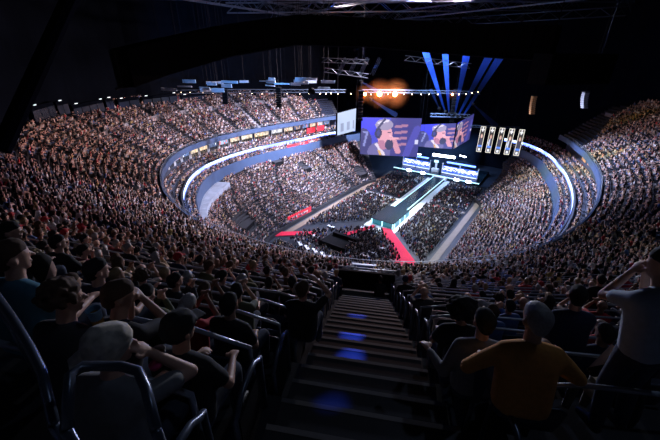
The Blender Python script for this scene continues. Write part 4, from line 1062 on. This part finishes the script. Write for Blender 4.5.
for lb_, pp_ in (('thick looped steel handrail behind the camouflage cap', [(66, 430, 1.75), (70, 375, 1.8), (82, 366, 1.85), (120, 366, 1.8), (138, 371, 1.75), (146, 388, 1.7), (156, 430, 1.6)]),
                 ('dark steel handrail slanting down past the teal blue shirt', [(-8, 290, 2.6), (12, 318, 2.4), (30, 348, 2.2), (42, 372, 2.1), (54, 425, 1.9)])):
    q_ = [dp(*p) for p in pp_]; e = thing('handrail', lb_, 'rail', q_[0]); mb = MB(); mb.tube(q_, .021, 10); o1 = mb.build('rail', M['darkrail'], e, True); oo = [o1]
    for q in (q_[0], q_[-1]): mb = MB(); mb.tube([q, (q.x, q.y, u_z(int((bowl_st(q.x, q.y)[0] - US) / UT)))], .02, 8); oo.append(mb.build('post', M['darkrail'], e, True))
    rel(e, *oo)
# handrail along the balcony edge
mb = MB(); ts = np.arange(-62, -310, -1.5)
ax_ = list(ts)
for i in range(0, len(ts) - 1, 9):
    seg_t = ts[i:i + 10]
    e = thing('balcony_rail', 'steel handrail on the balcony edge, %s section from the scoreboard end' % ORD[i // 9 + 1], 'rail', (*P(seg_t[0], .1), 22.25), 0, 'handrails along the balcony edge')
    mb = MB(); mb.tube([(*P(t, .1), 22.85) for t in seg_t], .035, 5).tube([(*P(t, .1), 22.55) for t in seg_t], .02, 4); o1 = mb.build('rail', M['rail'], e)
    oo = [o1]
    for t in seg_t[:-1:3]: mb = MB(); mb.tube([(*P(t, .1), 22.2), (*P(t, .1), 22.85)], .025, 4); oo.append(mb.build('post', M['rail'], e))
    rel(e, *oo)

# ------------------------------------------------------------------ production area, tables, signs on the floor
def table(x, y, rz, w, label, cat='table', m='cloth'):
    e = thing('production_table', label, 'table', (x, y, 0), rz, 'white production tables')
    mb = MB(); mb.box((0, 0, .74), (w, .8, .05)); mb.build('tabletop', M[m], e)
    for sx in (-1, 1): mb = MB(); mb.box((sx * w * .42, 0, .36), (.08, .6, .72)); mb.build('leg', M['black'], e)
    mb = MB(); mb.box((0, .15, .95), (.6, .05, .36)); mo_ = mb.build('monitor', M['black'], e); mb = MB(); mb.box((0, .17, .78), (.2, .15, .04)); mb.build('stand', M['black'], mo_)
for i, (x, y) in enumerate([(300, 243), (307, 247), (315, 250), (323, 254), (331, 257.5), (340, 261), (347, 264.5), (316, 236), (353, 241), (365, 255), (373, 252), (331, 226), (381, 247)]):
    w = px(x, y, .8); table(w.x, w.y, R(-35) if i < 7 else 0, 2.2, 'white topped work table, %s of the dark production area from the red corner' % ORD[i + 1])
e = thing('production_riser', 'dark raised mixing platform between the floor carpets', 'platform', (-4, -17, 0))
mb = MB(); mb.box((0, 0, .3), (9, 6, .6)); mb.build('deck', M['black'], e); mb = MB(); mb.box((0, 2.4, 1.1), (7, .9, .9)); mb.build('console', M['black'], e)
mb = MB(); mb.box((0, -3, .8), (9, .1, 1)); mb.build('front_panel', M['black'], e)
a, b = px(288, 222, 1.2), px(311, 211, 1.2); d = b - a
e = thing('sponsor_board', 'red advertising board with two white marks beside the tan aisle', 'board', (a + b) / 2, math.atan2(d.y, d.x)); L = d.length
e.location.z = 0
mb = MB(); mb.box((0, 0, 1.5), (L, .15, 2.4)); mb.build('face', M['e_red'], e)
for sx in (-.25, .22):
    mb = MB(); 
    for j in range(4): mb.box((sx * L + (j - 1.5) * .62, -.1, 1.75), (.4, .06, .62 + .15 * (j % 2)))
    mb.build('white_mark', M['white'], e)
    mb = MB()
    for j in range(4): mb.box((sx * L + (j - 1.5) * .62, .1, 1.75), (.4, .06, .62 + .15 * (j % 2)))
    mb.build('white_mark', M['white'], e)
for i, (x0, y0, x1, y1, z, lb) in enumerate([(307, 131, 315, 129.5, 19, 'red lit sign panel on the balcony front beside the scoreboard'), (317, 129, 324, 127.5, 19, 'second red lit sign panel on the balcony front near the scoreboard'),
                                              (287, 147, 318, 140, 16, 'long red advertising strip below the LED ribbon near the scoreboard')]):
    a, b = px(x0, y0, z), px(x1, y1, z); mb = MB(); d = b - a; c = (a + b) / 2; hh = 1.7 if i < 2 else .8
    mb.box((c.x, c.y, z), (d.length, .15, hh), math.atan2(d.y, d.x)); tag(mb.build('red_sign', M['e_red']), lb, 'sign')

# ------------------------------------------------------------------ lamps: fixtures and their light
def spot(name, loc, tgt, power, col, ang, blend=.5, rad=.4, body=True, label=None):
    l = bpy.data.lights.new(name, 'SPOT'); l.energy = power; l.color = col; l.spot_size = R(ang); l.spot_blend = blend; l.shadow_soft_size = rad
    o = bpy.data.objects.new(name, l); C.objects.link(o); o.location = loc; d = Vector(tgt) - Vector(loc); o.rotation_euler = d.to_track_quat('-Z', 'Y').to_euler()
    if label:
        q = d.normalized(); mb = MB(); a = Vector(loc) - q * 1.1; mb.tube([a, Vector(loc) - q * .5, Vector(loc) - q * .45], [.35, .5, .5], 10)
        tag(mb.build('stage_lamp', M['black'], smooth=False), label, 'lamp', 'roof lamps')
    return o
E_ = 1.0
spot('key', (0, 15, 58), (-30, -18, 8), 640000 * E_, (.66, .72, 1), 62, .7, 1.2, label='roof lamp aimed at the rounded end of the lower bowl')
spot('key', (2, 25, 58), (-34, 12, 8), 600000 * E_, (.76, .76, 1), 60, .7, 1.2, label='roof lamp aimed at the straight lower bowl')
spot('key', (-4, 20, 58), (30, 5, 6), 800000 * E_, (.58, .66, 1), 64, .7, 1.2, label='roof lamp aimed at the lower bowl past the pale aisle')
spot('key', (6, 5, 58), (8, -52, 6), 360000 * E_, (.78, .78, 1), 56, .7, 1.2, label='roof lamp aimed at the near lower bowl')
spot('wash', (4, 10, 56), (-42, -44, 30), 190000 * E_, (1, .68, .64), 66, .8, 1.2, label='warm roof lamp aimed at the packed balcony corner')
spot('wash', (10, 20, 56), (-52, 5, 28), 160000 * E_, (1, .72, .7), 55, .8, 1.2, label='warm roof lamp aimed at the far balcony')
spot('wash', (-20, 0, 56), (48, 8, 28), 80000 * E_, (1, .76, .72), 56, .8, 1.2, label='warm roof lamp aimed at the balcony above the warm suites')
spot('floorwash', (0, 5, 57), (0, 12, 0), 90000 * E_, (.7, .82, 1), 50, .8, 1.2, label='cool roof lamp aimed at the floor seating')
spot('runway', (0, 40, 52), (0, 8, 0), 420000 * E_, (.8, .9, 1), 24, .9, .6, label='cool narrow roof lamp aimed at the runway')
spot('rim', (-18, 45, 44), (36, -66, 33), 210000 * E_, (.8, .85, 1), 40, .9, 1.2, label='cool roof lamp aimed at the seats around the staircase')
spot('rim_warm', (-10, 40, 50), (6, -74, 36), 150000 * E_, (1, .6, .58), 40, .9, 1.2, label='red-toned roof lamp behind the far balcony')
for kk_, pw, lat_, lb in ((26.0, 900, -.2, 'top'), (28.0, 1500, -.25, 'upper'), (29.2, 1500, -.22, 'middle'), (30.8, 500, -.35, 'lower'), (32.4, 500, -.3, 'bottom')):  # each lamp is added to imitate one blue reflection on the steps
    sc_ = on_stairs(u_s(0) + UT * kk_, lat_); spot('stairs', (31 + kk_ * .08, -55, 55), (sc_[0], sc_[1], u_z(0) + UR * kk_), pw * 40, (.03, .09, 1), 1.25, 1., .03, label='added narrow blue lamp imitating beam glints on the %s flight of the staircase' % lb)
spot('stage', (-3, 30, 48), (-3, 52, 3), 150000 * E_, (.35, .55, 1), 60, .8, 1., label='blue roof lamp washing the stage')
spot('roof_slab_fill', (4, -38, 38), (-32, -18, 42), 60000 * E_, (.15, .42, 1), 44, .8, .4, label='blue lamp added to light the made-up roof slabs')  # added only to brighten the scattered roof slabs
spot('roofblue', (-30, 30, 44), (5, 0, 60), 40000 * E_, (.04, .14, 1), 110, .9, .6, label='blue uplight on the roof steel above the far balcony')
spot('roofblue', (20, 20, 50), (30, -40, 60), 10000 * E_, (.04, .14, 1), 110, .9, .6, label='blue uplight on the roof steel above the stairs')

spot('fill', (40, -66, 57), (35, -72, 40), 420, (.5, .65, 1), 80, 1., .3, label='dim house lamp added above the upper stairs')  # added faint fill for the near seats
# haze for beams, stage and lamps: light colour is put into the scatter
def haze_mat(name, dens, col=(1, 1, 1), aniso=.2, grad=False):
    m = bpy.data.materials.new(name); m.use_nodes = True; nt = m.node_tree; nt.nodes.clear()
    o = nt.nodes.new('ShaderNodeOutputMaterial'); v = nt.nodes.new('ShaderNodeVolumeScatter'); v.inputs['Density'].default_value = dens; v.inputs['Color'].default_value = (*col, 1); v.inputs['Anisotropy'].default_value = aniso
    nt.links.new(v.outputs[0], o.inputs['Volume'])
    if grad:
        tc = nt.nodes.new('ShaderNodeTexCoord'); gr = nt.nodes.new('ShaderNodeTexGradient'); gr.gradient_type = 'QUADRATIC_SPHERE'; mu = nt.nodes.new('ShaderNodeMath'); mu.operation = 'MULTIPLY'; mu.inputs[1].default_value = dens
        nt.links.new(tc.outputs['Object'], gr.inputs[0]); nt.links.new(gr.outputs['Fac'], mu.inputs[0]); nt.links.new(mu.outputs[0], v.inputs['Density'])
    return m
HZ = haze_mat('tinted_beam_haze', .022, (.03, .1, 1))  # blue of the beams is painted into the haze colour
HZ2 = haze_mat('faint_tinted_haze', .004, (.15, .3, 1))
HB = haze_mat('lamp_glow_tint', .09, (1, .3, .08), grad=True)  # orange glow of the bulbs put into the scatter colour
HS = haze_mat('stage_haze', .0035, (.25, .5, 1))
mb = MB(); mb.box((-12, 44, 8.2), (44, 34, 15.6)); tag(mb.build('stage_haze', HS), 'thin blue haze hanging around the stage and floor crowd', 'haze', kind='stuff')
def beam(a, b, r0, r1, power, label, col=(.03, .2, 1)):
    a, b = Vector(a), Vector(b); d = b - a; L = d.length; ang = 2 * math.atan((r1 - r0) / L)
    e = thing('moving_head_light', label, 'light', a, 0, 'blue beam lights over the stage')
    q = d.normalized(); mb = MB(); mb.tube([a - q * 1.2, a - q * .3, a - q * .05], [.3, .45, .45], 10); o1 = mb.build('housing', M['black'], e)
    mb = MB(); mb.tube([a, b], [r0, r1], 16); o2 = mb.build('tinted_haze_beam', HZ if power > 2000 else HZ2, e); o2['kind'] = 'stuff'; rel(e, o1, o2)
    ap = a - q * (r0 * L / (r1 - r0)); l = bpy.data.lights.new('beam', 'SPOT'); l.energy = power; l.color = col; l.spot_size = ang * 1.02; l.spot_blend = .15; l.shadow_soft_size = .02
    o = bpy.data.objects.new('beam', l); C.objects.link(o); o.location = a + q * .02; o.rotation_euler = d.to_track_quat('-Z', 'Y').to_euler()
BL = [((445, 111), (424, 47), 1.1), ((449, 113), (445, 50), 1.0), ((455, 113), (468, 48), 1.15), ((458, 116), (493, 49), 1.25), ((463, 116), (504, 51), 1.2)]
wd = ['first', 'second', 'third', 'fourth', 'fifth']
for i, (a, b, w_) in enumerate(BL): beam(dp(*a, 120), dp(*b, 96), .22, .78 * w_, 5000, 'blue beam shooting up to the roof, %s of five from the orange lamps' % wd[i])
beam(dp(439, 108, 122), dp(431, 90, 112), .15, .45, 900, 'short thin blue beam beside the tall beams')
beam(dp(474, 105, 124), dp(496, 126, 118), .15, .8, 400, 'faint blue beam slanting down towards the banner screens')
beam(dp(362, 82, 112), dp(383, 95, 104), .15, .7, 250, 'faint grey beam above the largest screen', (.35, .45, .8))
beam(dp(372, 100, 112), dp(396, 115, 106), .15, .7, 250, 'faint beam crossing down onto the largest screen', (.4, .5, .9))

# lamps on the truss
for i, (x, y, r, big) in enumerate([(365, 93.5, .5, 1), (379.5, 93.5, .75, 1), (395, 93.5, .75, 1), (452.5, 94, .3, 1)]):
    c = dp(x, y + .6, 108 if i < 3 else 119); pl_ = bpy.data.lights.new('orange_glow', 'POINT'); pl_.energy = 1300 * r; pl_.color = (1, .28, .07); pl_.shadow_soft_size = .2; po_ = bpy.data.objects.new('orange_glow', pl_); C.objects.link(po_); po_.location = c + (CAM - c).normalized() * (r + .3); e = thing('orange_lamp', 'glowing orange lamp on the truss, %s from the scoreboard' % ORD[i + 1], 'lamp', c, 0, 'orange lamps on the truss')
    mb = MB(); mb.v = [tuple(p) for p in []]
    bm = bmesh.new(); bmesh.ops.create_icosphere(bm, subdivisions=2, radius=r); me = bpy.data.meshes.new('bulb'); bm.to_mesh(me); bm.free(); me.materials.append(M['e_orange']); link('bulb', me, e)
    bm = bmesh.new(); bmesh.ops.create_icosphere(bm, subdivisions=3, radius=1); me = bpy.data.meshes.new('glow_halo'); bm.to_mesh(me); bm.free(); me.materials.append(HB); link('glow_halo', me, e).scale = (r * 6.5,) * 3  # tinted sphere imitates the glow round the bulb
    mb = MB(); mb.box((0, .4, 0), (.7, .3, .7)); mb.build('housing', M['black'], e)
k = 0
for x, y in [(181, 92), (190, 92), (203, 92.5), (213, 93), (240, 93), (252, 93), (262, 93.5), (287, 93.5), (300, 93.5), (309, 93), (320, 93.3), (326, 93.3), (331, 93.2), (338, 93.4), (351, 93.4), (371, 94), (388, 94), (404, 94), (412, 94), (421, 94), (429, 94), (438, 94), (459, 94), (466, 93.5), (472, 92.5), (478, 91.5)]:
    k += 1; c = dp(x, y + .4, 108 if x < 350 else 118); e = thing('small_lamp', 'small warm lamp on the lighting truss, %s from the back wall boxes' % ORD[k], 'lamp', c, 0, 'small warm lamps on the truss')
    bm = bmesh.new(); bmesh.ops.create_icosphere(bm, subdivisions=1, radius=.16 if x > 300 else .1); me = bpy.data.meshes.new('bulb'); bm.to_mesh(me); bm.free(); me.materials.append(M['e_small']); link('bulb', me, e)
    mb = MB(); mb.box((0, .2, .1), (.3, .2, .3)); mb.build('housing', M['black'], e)

# ------------------------------------------------------------------ world, camera, view
w = bpy.data.worlds.new('World'); S.world = w; w.use_nodes = True; w.node_tree.nodes['Background'].inputs[0].default_value = (.02, .03, .06, 1); w.node_tree.nodes['Background'].inputs[1].default_value = .01
cd = bpy.data.cameras.new('camera'); cam = bpy.data.objects.new('camera', cd); C.objects.link(cam); S.camera = cam
cd.sensor_width = 36; cd.lens = FPX / 660 * 36; cd.clip_end = 500; cd.clip_start = .05
cam.location = CAM; cam.rotation_mode = 'XYZ'
cam.matrix_world = Matrix.Translation(CAM) @ Matrix.Rotation(HEAD, 4, 'Z') @ Matrix.Rotation(PI / 2 - PITCH, 4, 'X') @ Matrix.Rotation(ROLL, 4, 'Z')
S.view_settings.view_transform = 'Standard'; S.view_settings.look = 'None'; S.view_settings.gamma = 1; S.view_settings.exposure = .12; S.view_settings.use_curve_mapping = False
S.cycles.use_denoising = True; S.cycles.max_bounces = 3; S.cycles.diffuse_bounces = 1; S.cycles.glossy_bounces = 2; S.cycles.volume_bounces = 0; S.cycles.sample_clamp_indirect = 4
